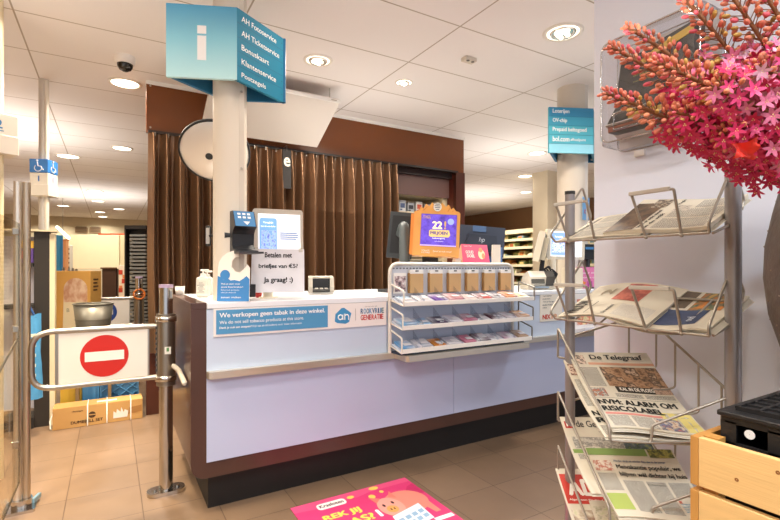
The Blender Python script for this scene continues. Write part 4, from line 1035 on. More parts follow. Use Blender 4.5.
newspaper('newspaper', 'newspaper edge peeping out left under the one headlined ALARM OM RISICOLABEL', plane(.862, -.022, .02, .004, .0, .02), .285, .40, [('pic', .02, .05, .2, .2, PIC(('#b0907a', '#e0c8b0', '#6a3a30', '#d8c4ac'), 3, seed=2)), ('body', .03, .25, .25, .6, BT), ('text', .03, .66, .25, .73, INK, 'NVM', .05), ('text', .03, .75, .25, .82, INK, 'RIS', .05), ('body', .03, .85, .9, .98, BT)], G1, pages=2)
geld = [('rect', .03, .06, .13, .15, M('#b3372e', .6)), ('text', .05, .08, .11, .13, M('#eee4d8', .6), 'H', .03), ('text', .17, .05, .84, .135, M('#34322e', .7), 'de Gelderlander', .012),
        ('text', .42, .185, .70, .205, GINK, 'Wolven doden tien schapen', .01), ('text', .46, .212, .68, .232, GINK, 'op de Veluwe', .01),
        ('pic', .06, .26, .66, .41, PIC(('#dbd4c2', '#d6cfbe', '#85817a', '#c9c2b2', '#5c5954'), 6, seed=6)), ('rect', .02, .42, .64, .47, M('#7f9a4e', .7)), ('pic', .66, .24, .99, .41, PIC(('#a8b050', '#6a7078', '#39503a', '#c8c470'), 4, seed=8)),
        ('body', .06, .48, .9, .55, BT)]
newspaper('newspaper', 'upper newspaper with a red square and line drawing of animals in the middle angled tray', plane(.640, -.03, .0, .002, .0, .025), .29, .34, geld, G1, pages=2)
meiv = [('rect', 0, .0, .68, .10, M('#7d9850', .7)), ('pic', .70, .0, .98, .12, PIC(('#8a8a3a', '#4a5030', '#b0a850', '#2c3020'), 4, seed=11)),
        ('text', .26, .17, .84, .20, M('#4a5a7a', .7), 'Minder druk en minder files dan in de zomer', .01), ('text', .26, .235, .97, .315, INK, 'Meivakantie populair, we', .03), ('text', .26, .34, .99, .42, INK, 'blijven wél dichter bij huis', .03),
        ('pic', .02, .18, .22, .33, PIC(('#c89a78', '#ddd6c6', '#b0604a', '#d8c8b0'), 4, seed=12)), ('body', .02, .36, .22, .62, BT), ('body', .26, .46, .48, .92, BT), ('body', .51, .46, .72, .92, BT), ('body', .75, .46, .97, .66, BT), ('text', .74, .71, .77, .75, M('#c0503c', .7), '"', .03), ('body', .75, .74, .97, .88, BODYTEXT('#ddd6c6', '#5a8aa0', .006)),
        ('rect', .01, .66, .22, .9, M('#a4b45c', .7)), ('text', .51, .5, .7, .52, INK, 'Goedkoper op pad', .02)]
newspaper('newspaper', 'lower newspaper headlined Meivakantie populair in the middle angled tray', plane(.636, .005, .17, .02, .0, .012, -.006, h=.27), .285, .27, meiv, G1, nv=12)
ad = [('rect', .02, .06, .50, .36, M('#c0392c', .6)), ('text', .07, .11, .44, .28, M('#efe6da', .6), 'AD', .05), ('text', .05, .31, .46, .335, M('#efe6da', .6), 'Algemeen Dagblad', .015), ('body', .55, .05, .97, .36, BT), ('pic', .03, .42, .97, .75, PIC(('#a8b868', '#d8cfb8', '#8a6a50', '#e0d8c8'), 4, seed=14)), ('body', .03, .78, .97, .98, BT)]
newspaper('newspaper', 'newspaper with a big red square and white capital letters in the lowest angled tray', plane(.432, -.04, -.02, .0, .0, .02), .285, .40, ad, G1)
newspaper('newspaper', 'pale newspaper front edge lying over the paper with the big red square', plane(.45, .02, .16, .02, .0, .015, h=.25), .285, .25, [('pic', .02, .08, .3, .4, PIC(('#b8c080', '#d8cfb8', '#8a8a60'), 4, seed=15)), ('text', .35, .1, .9, .2, M('#b0483c', .7), 'Nieuws uit de regio', .02), ('body', .35, .25, .95, .95, BT)], G1, pages=2, nv=10)

# upper two tiers: papers lying flat with their heads towards the far pole
def flat(x0, x1, y_top, y_bot, z0, z1, bump):
    """sheet whose left edge lies on the front rail: x across the slope, y along the rail towards the viewer"""
    W_ = x1 - x0; H_ = y_top - y_bot
    def S(x, y): 
        s = x / W_ if W_ else 0; q = y / H_
        return V((x0 + x, y_top - y, z0 + (z1 - z0) * s + bump(s, q)))
    return S, W_, H_
G2 = 'newspapers lying in the upper trays'
def lay(cols_, seed, big=None):
    out = []
    if big: out.append(big)
    out += [('body', .06, .30, .30, .92, BT2), ('body', .36, .30, .62, .92, BT2), ('body', .68, .30, .94, .62, BT2)]
    return out
S, w_, h_ = flat(1.416, 1.655, 1.172, .86, 1.302, 1.40, lambda s, q: .006 * math.sin(q * 2.5))
newspaper('newspaper', 'left newspaper in the top tray with plain text columns', S, w_, h_, [('text', .05, .06, .85, .12, GINK, 'Nieuws', .02), ('text', .05, .72, .9, .8, INK, 'Het laatste', .03), ('body', .06, .16, .32, .68, BT2), ('body', .36, .16, .62, .68, BT2), ('body', .66, .16, .94, .45, BT2), ('text', .62, .5, .95, .55, INK, 'Sport en cultuur', .02), ('rect', .62, .08, .9, .11, GINK), ('body', .06, .82, .94, .97, BT2)], G2, pages=2)
S, w_, h_ = flat(1.417, 1.655, .99, .668, 1.318, 1.425, lambda s, q: .022 * (1 - q) ** 3 * (s ** 1.2) + .004 * math.sin(q * 6))
newspaper('newspaper', 'right newspaper in the top tray with a dark photo along its edge', S, w_, h_, [('pic', .0, .01, .86, .32, PIC(('#5a4632', '#44362a', '#6e563e', '#3a2e22'), 3, seed=20)), ('text', .04, .34, .62, .385, INK, 'Wat er echt speelt', .03), ('text', .04, .405, .5, .45, INK, 'in de wijk', .03), ('body', .04, .48, .34, .96, BT2), ('body', .38, .48, .66, .96, BT2), ('pic', .7, .18, .98, .36, PIC(('#4a4036', '#b8a890', '#2c2620', '#8a7660'), 4, seed=21)), ('pic', .58, .46, .78, .60, PIC(('#5a5048', '#d0c4b0', '#3a322a'), 4, seed=22)), ('body', .7, .64, .96, .96, BT2), ('text', .8, .44, .97, .48, INK, 'Regio', .02)], G2, thick=.012, pages=3)
S, w_, h_ = flat(1.412, 1.66, 1.172, .84, 1.022, 1.115, lambda s, q: .020 * math.sin(q * PI) + .012 * s)
newspaper('newspaper', 'left newspaper in the second tray with huge letters at its edge and red picture', S, w_, h_, [('text', .04, .05, .46, .22, M('#4c4a46', .7), 'VROUW', .03), ('pic', .45, .42, .95, .72, PIC(('#a8503c', '#c8705a', '#96483a', '#b86450'), 2, seed=24)), ('text', .6, .2, .8, .34, M('#a89a80', .7), '2', .03), ('text', .06, .5, .3, .54, GINK, 'Dit weekend', .01), ('rect', .05, .3, .4, .31, GINK), ('body', .06, .6, .36, .95, BODYTEXT('#ddd6c6', '#aaa498'))], G2, pages=2)
S, w_, h_ = flat(1.416, 1.66, .975, .666, 1.03, 1.115, lambda s, q: -.024 * math.sin(min(1, q * 1.15) * PI) * (1 - s * .7) + .02 * (1 - q) * s + .008 * (1 - q))
newspaper('newspaper', 'right newspaper in the second tray sagging between wires with orange and blue pictures', S, w_, h_, [('pic', .40, .02, .98, .22, PIC(('#8a3a2c', '#a84c38', '#7a3428'), 2, seed=26)), ('pic', .55, .26, .98, .58, PIC(('#4a4034', '#6a5c4a', '#342c24'), 2, seed=27)), ('pic', .5, .62, .98, .92, PIC(('#d89a3c', '#c87a30', '#4a6a58', '#e0ac50'), 3, seed=28)), ('pic', .12, .3, .50, .84, PIC(('#2e3a56', '#3a4868', '#26304a'), 2, seed=29)), ('text', .2, .7, .32, .78, M('#cfd4dc', .7), 'oud', .02), ('rect', .46, .6, .99, .615, PAPER2)], G2, pages=4, thick=.006)

# ================================================================= CLEAR WALL BOX
wb = thing('wall_dispenser', 'clear plastic dispenser box with dark bags mounted on the white wall', 'dispenser', (WX, .95, 1.66))
x0, x1, y0, y1, z0, z1 = WX - .128, WX - .001, .77, 1.155, 1.66, 2.07
CL = GLASS('#f4f4f6', .05, .02, 1.3)
prof = rrect(y0, z0, y1, z1, .035)
b = MB(CL)
n = len(prof); A_ = [V((x1, y, z)) for y, z in prof]; r_ = .02
B_ = [V((x0 + r_, y, z)) for y, z in prof]; C_ = [V((x0, y + (r_ if y < (y0 + y1) / 2 else -r_) * .8, z + (r_ if z < (z0 + z1) / 2 else -r_) * .8)) for y, z in prof]
b.add(A_ + B_ + C_, [(i, (i + 1) % n, n + (i + 1) % n, n + i) for i in range(n)] + [(n + i, n + (i + 1) % n, 2 * n + (i + 1) % n, 2 * n + i) for i in range(n)], True)
b.add(C_, [tuple(range(n))]); b.build('clear_cover', wb)
e = MB(GLASS('#dcd8d2', .45, .1)).tube(C_, .0035, 6, closed=True).tube(A_, .003, 6, closed=True); e.build('cover_edge', wb)
MB(M('#d0cac4', .5)).span((x1 - .004, y0 + .01, z0 + .01), (x1, y1 - .01, z1 - .01)).build('back_plate', wb)
MB(M('#c9c3bd', .3)).box((x0 + .07, (y0 + y1) / 2, z0 + .07), (.1, y1 - y0 - .03, .004), RY(.45)).build('ramp', wb)
MB(GLASS('#d8d8d8', .4, .1)).tube(bend([(x0 + .004, 1.09, z0 + .06), (x0 + .004, 1.09, z0 + .12), (x0 + .004, .86, z0 + .12), (x0 + .004, .86, z0 + .06)], .015), .005, 6, closed=True).build('handle_slot', wb)
MB(WHITE).span((WX - .012, 1.04, z0 - .03), (WX - .001, 1.08, z0 - .008)).build('mount_tab', wb)
bag = thing('bag_roll', 'pack of dark plastic bags with a yellow top band inside the clear wall box', 'bag pack', (WX - .06, .93, 1.72))
yy0, yy1 = .82, 1.10
pf = [(yy0, 1.72), (yy1 + .03, 1.72), (yy1 + .035, 1.76), (yy1 - .005, 1.82), (yy1 - .01, 1.90), (yy1 - .02, 1.965), (yy0 + .12, 2.00), (yy0, 2.02)]
MB(M('#1f1c19', .35, 0, .25, 14, bump=.4, bscale=22)).prism(pf, (WX - .095, 0, 0), V((0, 1, 0)), V((0, 0, 1)), .07).build('bag_body', bag)
b = MB(M('#d9b23c', .4)); b.prism([(yy0, 1.985), (yy0 + .12, 1.955), (yy0 + .2, 1.93), (yy0 + .2, 1.945), (yy0 + .12, 1.98), (yy0, 2.01)], (WX - .098, 0, 0), V((0, 1, 0)), V((0, 0, 1)), .003).prism([(yy0, 1.75), (yy1 - .05, 1.755), (yy1 - .05, 1.775), (yy0, 1.77)], (WX - .098, 0, 0), V((0, 1, 0)), V((0, 0, 1)), .003); b.build('yellow_band', bag)
MB(M('#8a4a2c', .5)).prism([(yy0, 1.722), (yy1 + .03, 1.722), (yy1 + .03, 1.742), (yy0, 1.742)], (WX - .099, 0, 0), V((0, 1, 0)), V((0, 0, 1)), .004).build('brown_band', bag)
b = MB(M('#b0a848', .5)); b.text('draagtas', (WX - .0965, 1.03, 1.90), V((0, -1, 0)), (V((0, 0, 1))), w=.08, h=.012); b.text('sterk en groot', (WX - .0965, 1.03, 1.88), V((0, -1, 0)), V((0, 0, 1)), w=.09, h=.009); b.build('lettering', bag)

# ================================================================= CRATES, TRAY, VASE, FLOWERS
WOOD = M('#e2b878', .5, 0, .16, 5, bump=.08, bscale=30, stretch=(2, .35, 9)); WOODE = M('#c08a44', .55, 0, .18, 6, stretch=(6, 6, .8)); KNOT = M('#8a5424', .6)
CXF, CYF = 1.113, .56
def crate(z0, n, lab):
    t = thing('wooden_crate', lab, 'crate', (CXF + .2, CYF - .3, z0), 0, 'stacked pine crates')
    x0, x1, y1, y0 = CXF, CXF + .42, CYF, CYF - .72
    for k in range(n):
        za = z0 + k * .119 + .006; zb_ = za + .107
        fsl = MB(WOOD).span((x0 + .002, y0 + .016, za), (x0 + .018, y1 - .016, zb_), bev=.0015).build('front_slat', t)
        for q in range(2):
            yk = y0 + .12 + ((k * 37 + q * 53) % 60) / 100; zk = za + .02 + ((k * 29 + q * 41) % 65) / 1000
            MB(KNOT).lathe([(.001, 0), (.004, 0)], (x0 + .0016, yk, zk), 12, (-1, 0, 0)).build('knot', fsl)
        MB(WOOD).span((x1 - .018, y0 + .016, za), (x1 - .002, y1 - .016, zb_), bev=.0015).build('rear_slat', t)
        for y in (y1 - .016, y0): MB(WOODE).span((x0 - .0, y, za), (x1, y + .016, zb_), bev=.001).build('end_slat', t)
    for x in (x0 + .02, x1 - .05):
        for y in (y0 + .018, y1 - .048): MB(WOODE).span((x, y, z0 + .004), (x + .03, y + .03, z0 + n * .119 - .004)).build('corner_post', t)
    MB(WOODE).span((x0 + .02, y0 + .02, z0 + .006), (x1 - .02, y1 - .02, z0 + .014)).build('bottom_board', t)
    return t
ZC = .832
crate(0, 3, 'pine crate on the floor under the crate with the black tray'); crate(ZC - .476, 4, 'upper pine crate holding the black plastic tray and the vase')
ty_ = thing('plastic_tray', 'black plastic tray with lid sitting in the upper pine crate', 'tray', (CXF + .2, CYF - .3, ZC - .1))
PB = M('#1f1e1e', .38, 0, .1, 20, bump=.1, bscale=80)
x0, x1, y0, y1, z0, z1 = CXF + .06, CXF + .40, CYF - .68, CYF - .035, ZC - .18, ZC + .040
b = MB(PB).span((x0, y0, z0), (x0 + .008, y1, z1 - .055)).span((x1 - .008, y0, z0), (x1, y1, z1)).span((x0, y1 - .008, z0), (x1, y1, z1)).span((x0, y0, z0), (x1, y0 + .008, z1)).span((x0, y0, z0), (x1, y1, z0 + .008)).span((x0, y0, z1 - .014), (x0 + .008, y1, z1))
yk = y0
while yk < y1 - .02:
    b.span((x0, yk, z1 - .06), (x0 + .008, yk + .03, z1 - .01)); yk += .088
b.build('tray_wall', ty_)
MB(PB).span((x0 - .008, y0 - .008, z1), (x1 + .006, y1 + .006, z1 + .012), bev=.003).build('rim', ty_)
b = MB(PB).span((x0 + .02, y0 + .02, z1 + .012), (x1 - .02, y1 - .02, z1 + .017))
for i in range(9): b.span((x0 + .02 + i * .038, y0 + .02, z1 + .017), (x0 + .026 + i * .038, y1 - .02, z1 + .022))
for i in range(16): b.span((x0 + .02, y0 + .02 + i * .04, z1 + .017), (x1 - .02, y0 + .026 + i * .04, z1 + .022))
b.build('lattice_lid', ty_)
b = MB(M('#e6e4de', .4)); b.lathe([(.0005, 0), (.010, 0)], (x0 - .0008, y1 - .055, ZC + .012), 20, (-1, 0, 0)); b.build('round_sticker', ty_)

VC = V((1.466, .368, ZC + .063))
vs = thing('vase', 'tall brown-grey stone vase holding the pink and orange flowers', 'vase', tuple(VC))
VM = M('#52463c', .45, 0, .22, 7, bump=.25, bscale=45)
R_ = .135
vp = [(.001, 0), (.085, 0), (.09, .01), (.118, .05), (.145, .11), (.168, .19), (.178, .28), (.175, .36), (.160, .44), (.146, .50), (.135, .52), (.128, .52), (.14, .49), (.150, .40), (.150, .2), (.08, .03), (.001, .03)]
MB(VM).lathe(vp, VC, 56).build('body', vs)
b = MB(M('#8a7a6a', .5))
for i in range(130):
    a = random.random() * 2 * PI; hh = .08 + random.random() * .4
    rr = [p for p in zip(vp, vp[1:]) if p[0][1] <= hh <= p[1][1]][0]; f_ = (hh - rr[0][1]) / max(1e-6, rr[1][1] - rr[0][1]); r = rr[0][0] + (rr[1][0] - rr[0][0]) * f_
    b.sphere(VC + V((r * math.cos(a), r * math.sin(a), hh)), .0022, nu=6, nv=4)
b.build('speckle', vs)
MOUTH = VC + V((0, 0, .515))
BUDM = [M('#d9765a', .5, 0, .25, 40), M('#e08a62', .5, 0, .25, 40), M('#c8785a', .5, 0, .2, 40), M('#c49a4a', .5, 0, .25, 40), M('#d8606a', .5, 0, .2, 40)]
FLM = [M('#c81e52', .5, 0, .2, 60), M('#d8386e', .5, 0, .2, 60), M('#d8708f', .5, 0, .15, 60), M('#dca2b4', .5, 0, .1, 60)]
STM = M('#8a5a34', .6, 0, .2, 20); ANT = M('#d8c070', .5)
def floret(b, c, n, s, mat, ctr):
    x, y, z = basis(n); np_ = 6; ph = random.random() * 6
    b.m(mat)
    for k in range(np_):
        a = ph + 2 * PI * k / np_; d = x * math.cos(a) + y * math.sin(a); e = x * -math.sin(a) + y * math.cos(a)
        up = z * (.25 + .3 * random.random())
        pts = [c, c + d * (.35 * s) + e * (.2 * s) + up * (.2 * s), c + d * (.72 * s) + e * (.15 * s) + up * (.55 * s), c + d * s + up * (.55 * s), c + d * (.72 * s) - e * (.15 * s) + up * (.55 * s), c + d * (.35 * s) - e * (.2 * s) + up * (.2 * s)]
        b.add(pts, [(0, 1, 2, 5), (2, 3, 4), (2, 4, 5)], True)
    b.m(ctr)
    for k in range(3):
        a = 2 * PI * k / 3; b.sphere(c + z * (.3 * s) + (x * math.cos(a) + y * math.sin(a)) * (.12 * s), .06 * s, nu=5, nv=3)
def spike(label, tip, base, bow, start, fr, fs=.0175, rad=.042, pal=(0, 1, 2, 3), bs=1.0, nb=80, nf=70):
    """a flower spike: stem, florets low, buds towards the tip"""
    t = thing('flower_spike', label, 'flower', tuple(base), 0, 'flower spikes in the stone vase')
    mid = (base + tip) / 2 + bow
    C_ = lambda s: base * (1 - s) ** 2 + mid * (2 * s * (1 - s)) + tip * s * s
    MB(STM).tube([C_(i / 24) for i in range(25)], .0042, 7).build('stem', t)
    bu = MB(); st = MB(STM)
    T = lambda s: (C_(min(1, s + .02)) - C_(max(0, s - .02))).normalized()
    g = 2.39996
    for i in range(nb):
        s = fr + (1 - fr) * (i + .5) / nb; p = C_(s); x, y, z = basis(T(s)); a = i * g
        prog = (s - fr) / (1 - fr)
        rr = (rad * .8 * (1 - prog) ** .75 + .006) * (.85 + .3 * random.random())
        d = (x * math.cos(a) + y * math.sin(a) + z * (.35 + .9 * prog)).normalized()
        q = p + d * rr; L_ = (.0105 - .0045 * prog) * bs * (.85 + .3 * random.random())
        st.tube([p, q], .0011, 4)
        bx, by, bz = basis(d); rot = Matrix((bx, by, bz)).transposed()
        bu.m(BUDM[random.choice((0, 0, 1, 1, 2, 3, 4)) if prog < .6 else random.choice((0, 0, 1, 2, 4))])
        bu.sphere(q + d * L_ * .8, (L_ * .58, L_ * .58, L_), rot, 8, 6)
    st.build('pedicel', t); bu.build('bud_cluster', t)
    fl = MB()
    for i in range(nf):
        s = start + (fr + .10 - start) * (i + .5) / nf; p = C_(s); x, y, z = basis(T(s)); a = i * g + .5
        rr = rad * (.72 + .5 * random.random()); d = (x * math.cos(a) + y * math.sin(a) + z * .25).normalized()
        floret(fl, p + d * rr, (d + V((-.25, -.2, 0))).normalized(), fs * (.85 + .4 * random.random()), FLM[random.choice(pal)], ANT)
    fl.build('blossom_cluster', t)
def mouth(dx, dy): return MOUTH + V((dx, dy, -.12))
SP = [('flower spike reaching furthest left with orange buds at its tip, lowest of the fan', (605, 93, 1.02), (-.06, .02), V((-.04, 0, .06)), .28, .62, (0, 0, 1)),
      ('flower spike pointing left above the lowest one, buds over the clear wall box', (611, 47, 1.06), (-.05, .03), V((-.03, 0, .08)), .3, .60, (0, 1, 1, 2)),
      ('flower spike with orange buds crossing the top left of the clear wall box', (627, 27, 1.10), (-.04, .04), V((-.02, .0, .1)), .3, .58, (1, 2, 2, 3)),
      ('flower spike leaning left towards the camera with a pale pink middle', (655, 62, .96), (-.05, -.02), V((-.03, -.03, .07)), .3, .66, (2, 2, 3, 1)),
      ('tall flower spike rising steeply left of the bunch, bare buds only near its top', (680, -6, 1.04), (-.02, .02), V((-.04, 0, .08)), .35, .56, (2, 3, 1)),
      ('tall flower spike next to the steep one, pink half way up', (712, -30, 1.0), (-.02, 0), V((-.05, -.02, .06)), .35, .52, (1, 2, 3)),
      ('tall flower spike in the middle of the bunch with crimson and pale blossoms', (742, -40, .97), (0, 0), V((-.05, -.04, .05)), .35, .52, (0, 1, 2)),
      ('upright flower spike straight above the stone vase', (778, -50, .95), (.02, -.02), V((-.04, -.05, .04)), .35, .55, (0, 1, 3)),
      ('short crimson flower spike hanging low over the vase rim', (676, 112, .98), (-.06, -.03), V((-.02, -.03, .04)), .25, .85, (0, 0, 1)),
      ('short crimson and pink flower spike in the front of the bunch', (712, 88, .90), (-.03, -.05), V((-.02, -.04, .06)), .2, .9, (0, 1, 2)),
      ('short pale pink flower spike at the front right of the bunch', (758, 66, .88), (0, -.06), V((-.02, -.05, .06)), .2, .9, (0, 1, 3, 2)),
      ('drooping pink flower spike beside the near pole of the newspaper rack', (724, 132, .94), (-.05, -.05), V((-.02, -.03, .07)), .2, .92, (0, 0, 1, 2))]
for lab, (u, v, d), (dx, dy), bow, st_, fr, pal in SP:
    spike(lab, atD(u, v, d), mouth(dx, dy), bow, st_, fr, pal=pal, rad=.037 if fr in (.62, .60, .58) else .042, nb=(78 if fr in (.62, .60, .58) else 80) if fr < .7 else 22, nf=115)
b = MB(M('#d8301e', .45, 0, .15, 20))
for k in range(5):
    c = atD(744 + 6 * (k % 3), 150 - 4 * k, .905 + .012 * k); a = k * 1.3
    ex_ = V((math.cos(a) * .5, -.3, math.sin(a))).normalized(); ey_ = basis(ex_)[0]
    b.grid(lambda s, q: c + ex_ * (.045 * (s - .5)) + ey_ * (.035 * (q - .5)) * (1 - .4 * s) + ex_.cross(ey_) * (.012 * math.sin(s * 5 + q * 4)), 6, 6)
o = b.build('petal_fold', None, loc=atD(745, 145, .88)); tag(o, 'red silk leaf tucked low among the pink flowers', 'leaf'); o.name = 'red_leaf'

# ================================================================= FLOOR MAT
mt = thing('floor_mat', 'pink floor mat with a piggy bank picture and yellow letters', 'mat', (1.10, 2.02, 0))
x0, x1, y1, y0 = .766, 1.44, 2.262, 1.30
MB(M('#d63a72', .5, 0, .05, 3)).span((x0, y0, 0), (x1, y1, .004)).build('sheet', mt)
zz = .0046; X_, Y_ = V((1, 0, 0)), V((0, 1, 0))
b = MB(M('#e0507f', .5)); s = [(x0, y1 - .02), (x1, y1 - .02), (x1, y1)]; b.poly([V((x0, y1, zz)), V((x0, y1 - .06, zz)), V((x0 + .1, y1 - .075, zz)), V((x0 + .22, y1 - .055, zz)), V((x0 + .34, y1 - .07, zz)), V((x0 + .42, y1 - .05, zz)), V((x1, y1 - .05, zz)), V((x1, y1, zz))])
b.m(M('#c42a62', .5)).poly([V((x1, y1 - .2, zz)), V((x1, y1 - .08, zz)), V((x1 - .05, y1 - .1, zz)), V((x1 - .1, y1 - .16, zz)), V((x1 - .12, y1 - .22, zz))]); b.build('pattern', mt)
b = MB(M('#f0ece4', .5)).prism(rrect(0, 0, .155, .058, .02), (x0 + .115, y1 - .097, .004), X_, Y_, .0012); b.m(M('#5a2030', .5)).text('Krasloten', (x0 + .127, y1 - .082, .0056), X_, Y_, w=.13, h=.03, bold=.03); b.build('logo_plate', mt)
b = MB(M('#f0d85a', .5)).text('REK JIJ', (x0 + .102, y1 - .217, zz), X_, Y_, w=.196, h=.062, bold=.05).text('AS?', (x0 + .2, y1 - .30, zz), X_, Y_, w=.13, h=.062, bold=.05)
b.m(M('#f6f2ee', .5)).text('I', (x0 + .35, y1 - .30, zz), X_, Y_, h=.07, bold=.05); b.build('lettering', mt)
pg = MB(M('#e88a78', .45)); pc_ = V((x1 - .168, y1 - .235, 0)); SY = 1.55; 
ell = lambda cx, cy, rx, ry, z, n=28: pg.poly([V((pc_.x + cx + rx * math.cos(2 * PI * i / n), pc_.y + SY * (cy + ry * math.sin(2 * PI * i / n)), z)) for i in range(n)])
ell(.03, 0, .115, .075, .0048); pg.m(M('#f0a090', .45)); ell(-.065, -.005, .065, .062, .0051)
pg.m(M('#e07a6a', .45)); pg.poly([V((pc_.x + a, pc_.y + SY * c, .0053)) for a, c in ((-.115, .035), (-.125, .085), (-.075, .058))]); pg.poly([V((pc_.x + a, pc_.y + SY * c, .0053)) for a, c in ((-.03, .055), (.005, .09), (.005, .035))])
pg.m(M('#e8a05a', .45)); ell(-.07, -.02, .03, .022, .0054)
pg.m(M('#3a1c1c', .45)); ell(-.093, .012, .007, .009, .0055); ell(-.04, .016, .007, .009, .0055); ell(-.078, -.02, .004, .006, .0057); ell(-.06, -.02, .004, .006, .0057)
pg.m(M('#e88a78', .45)); pg.poly([V((pc_.x + a, pc_.y + SY * c, .0047)) for a, c in ((.08, -.03), (.13, -.03), (.13, -.105), (.1, -.105))])
pg.m(M('#dfe6ee', .45)); pg.poly([V((pc_.x + a, pc_.y + SY * c, .0056)) for a, c in ((-.11, -.06), (.07, -.03), (.06, -.13), (-.13, -.15))])
pg.m(M('#8fb0cc', .45))
for i in range(4):
    for j in range(2): pg.poly([V((pc_.x - .10 + i * .042 + a, pc_.y + SY * (-.085 - j * .03 + i * .006 + c), .0058)) for a, c in ((0, 0), (.03, .004), (.028, -.016), (-.002, -.02))])
pg.m(M('#f0c860', .45)); ell(-.10, .085, .018, .014, .0049); ell(-.03, .10, .012, .009, .0049); ell(-.2, .118, .02, .01, .0049); ell(-.05, .135, .028, .012, .0049); pg.m(M('#f0ece4', .5)); pg.poly([V((x1 - .115, y1 - .47, .0049)), V((x1 - .01, y1 - .47, .0049)), V((x1 - .01, y1 - .44, .0049)), V((x1 - .115, y1 - .44, .0049))])
pg.build('piggy_print', mt)
# ================================================================= ENTRY GATES
SIGNW = M('#ece6dc', .45, 0, .02)
def ring(mb, c, r0, r1, h): return mb.lathe([(r0, 0), (r1, 0), (r1, h), (r0, h)], c, 24)
def gate(px, py, xl, lab, motif, caplab=True, full=True):
    t = thing('swing_gate', lab, 'gate', (px, py, 0))
    r = .034
    po = MB(CHROME).cyl((px, py, 0.02), (px, py, 1.095), r, n=28).build('post', t)
    MB(M('#b8a4c0', .4)).cyl((px, py, 1.095), (px, py, 1.112), r + .001, n=28).build('cap', po)
    MB(STEEL).box((px + .022, py - .028, 1.06), (.016, .02, .05), bev=.004).build('latch', po)
    sl = MB(M('#a39a8c', .28, .9, .06)).cyl((px, py, .575), (px, py, .955), .047, n=28); sl = sl.build('sleeve', t)
    for z in (.60, .915): ring(MB(CHROME), (px, py, z), .045, .053, .028).build('collar', sl)
    if full:
        b = MB(CHROME).prism(rrect(-.092, -.052, .092, .052, .046, 8), (px, py, 0), V((1, 0, 0)), V((0, 1, 0)), .02)
        for q in (-.055, .055): b.cyl((px + q, py, .02), (px + q, py, .028), .012, n=12)
        b.build('base_plate', t)
        st = MB(M('#e6e4da', .5)).box((px + .004, py - .0485, .765), (.03, .003, .038)); st.m(M('#5f8f5a', .5)).box((px + .004, py - .0502, .77), (.012, .001, .02)); st.build('sticker', sl)
        MB(M('#c9bfae', .4)).tube(bend([(px + .03, py - .03, .68), (px + .055, py - .07, .66), (px + .055, py - .30, .64)], .02), .0125, 10).sphere((px + .055, py - .30, .64), .0128).build('bumper_arm', t)
        b = MB(DGREY)
        for k in range(9): b.box((px - .049, py - .012, .66 + k * .028), (.006, .012, .012))
        b.build('tooth_strip', sl)
    zt, zb_ = .893, .622
    arm = MB(STEEL).tube(bend([(px - .03, py, zt), (xl, py, zt), (xl, py, zb_), (px - .03, py, zb_)], .085, 8), .0135, 12).build('arm_tube', t)
    pn = MB(SIGNW).span((xl + .105, py - .004, zb_ + .012), (px - .088, py + .004, zt - .012)).build('sign_panel', arm)
    MB(STEEL).span((xl + .092, py - .006, zb_ + .012), (xl + .105, py + .006, zt - .012)).span((px - .088, py - .006, zb_ + .012), (px - .08, py + .006, zt - .012)).build('panel_rail', arm)
    cx, cz = (xl + .105 + px - .088) / 2 , (zt + zb_) / 2
    b = MB(); yf = py - .0055
    circ = lambda R, y: [V((cx + R * math.cos(a), y, cz + R * math.sin(a))) for a in [i * 2 * PI / 40 for i in range(40)]]
    if motif == 'no':
        b.m(M('#c9251a', .4)).poly(circ(.105, yf)).m(M('#f3eee6', .45)).poly([V((cx + x, yf - .001, cz + z)) for x, z in ((-.085, -.024), (.085, -.024), (.085, .024), (-.085, .024))])
    else:
        b.m(M('#24458f', .4)).poly(circ(.105, yf)).m(M('#f3eee6', .45)).poly([V((cx + x, yf - .001, cz + z)) for x, z in ((-.07, .0), (.0, .06), (.0, .025), (.07, .025), (.07, -.025), (.0, -.025), (.0, -.06))][::1])
    b.build('traffic_sign', pn)
    return t
gate(.252, 2.775, -.325, 'chrome swing gate with a red no-entry sign beside the brown counter end', 'no')
g2 = atY(139, 290, 5.5)
gate(g2.x, 5.5, g2.x - .62, 'swing gate with a blue arrow disc farther back behind the metal bucket', 'arrow', full=False)
t = thing('orange_ring', 'orange ring hanging on the far gate post', 'ring', (g2.x, 5.5, .93))
MB(M('#d9762a', .45)).tube([(g2.x + .0 + .05 * math.cos(a), 5.5 - .045, .93 + .05 * math.sin(a)) for a in [i * PI / 10 for i in range(20)]], .009, 8, closed=True).build('hoop', t)
MB(M('#b85a1a', .45)).box((g2.x + .01, 5.455, .985), (.02, .02, .016)).build('clasp', t)

# tall left gate post with glass screen
LX, LY = -.384, 2.955
t = thing('glass_gate', 'tall chrome gate posts with a clear glass screen beside the swing gate', 'gate', (LX, LY, 0))
for q, (dx, r) in enumerate(((-.016, .017), (.018, .017))):
    MB(M(('#e2d8c8', '#c4b49e')[q], .28, .85, .06)).cyl((LX + dx, LY + dx * .3, .03), (LX + dx, LY + dx * .3, 1.63), r, n=24).build('post', t)
for z in (.33, .90, 1.38): MB(CHROME).box((LX - .02, LY - .02, z), (.03, .035, .035), bev=.004).build('glass_clamp', t)
MB(CHROME).prism(rrect(-.07, -.075, .06, .075, .012, 4), (LX, LY, 0), V((1, 0, 0)), V((0, 1, 0)), .014).build('base_plate', t)
MB(CHROME).cyl((LX, LY, .012), (LX, LY, .05), .044, n=24).build('foot_ring', t)
MB(M('#8fb4c6', .3, .5)).box((LX + .055, LY + .03, .026), (.014, .07, .022), RZ(-.3)).build('blue_foot_clip', t)
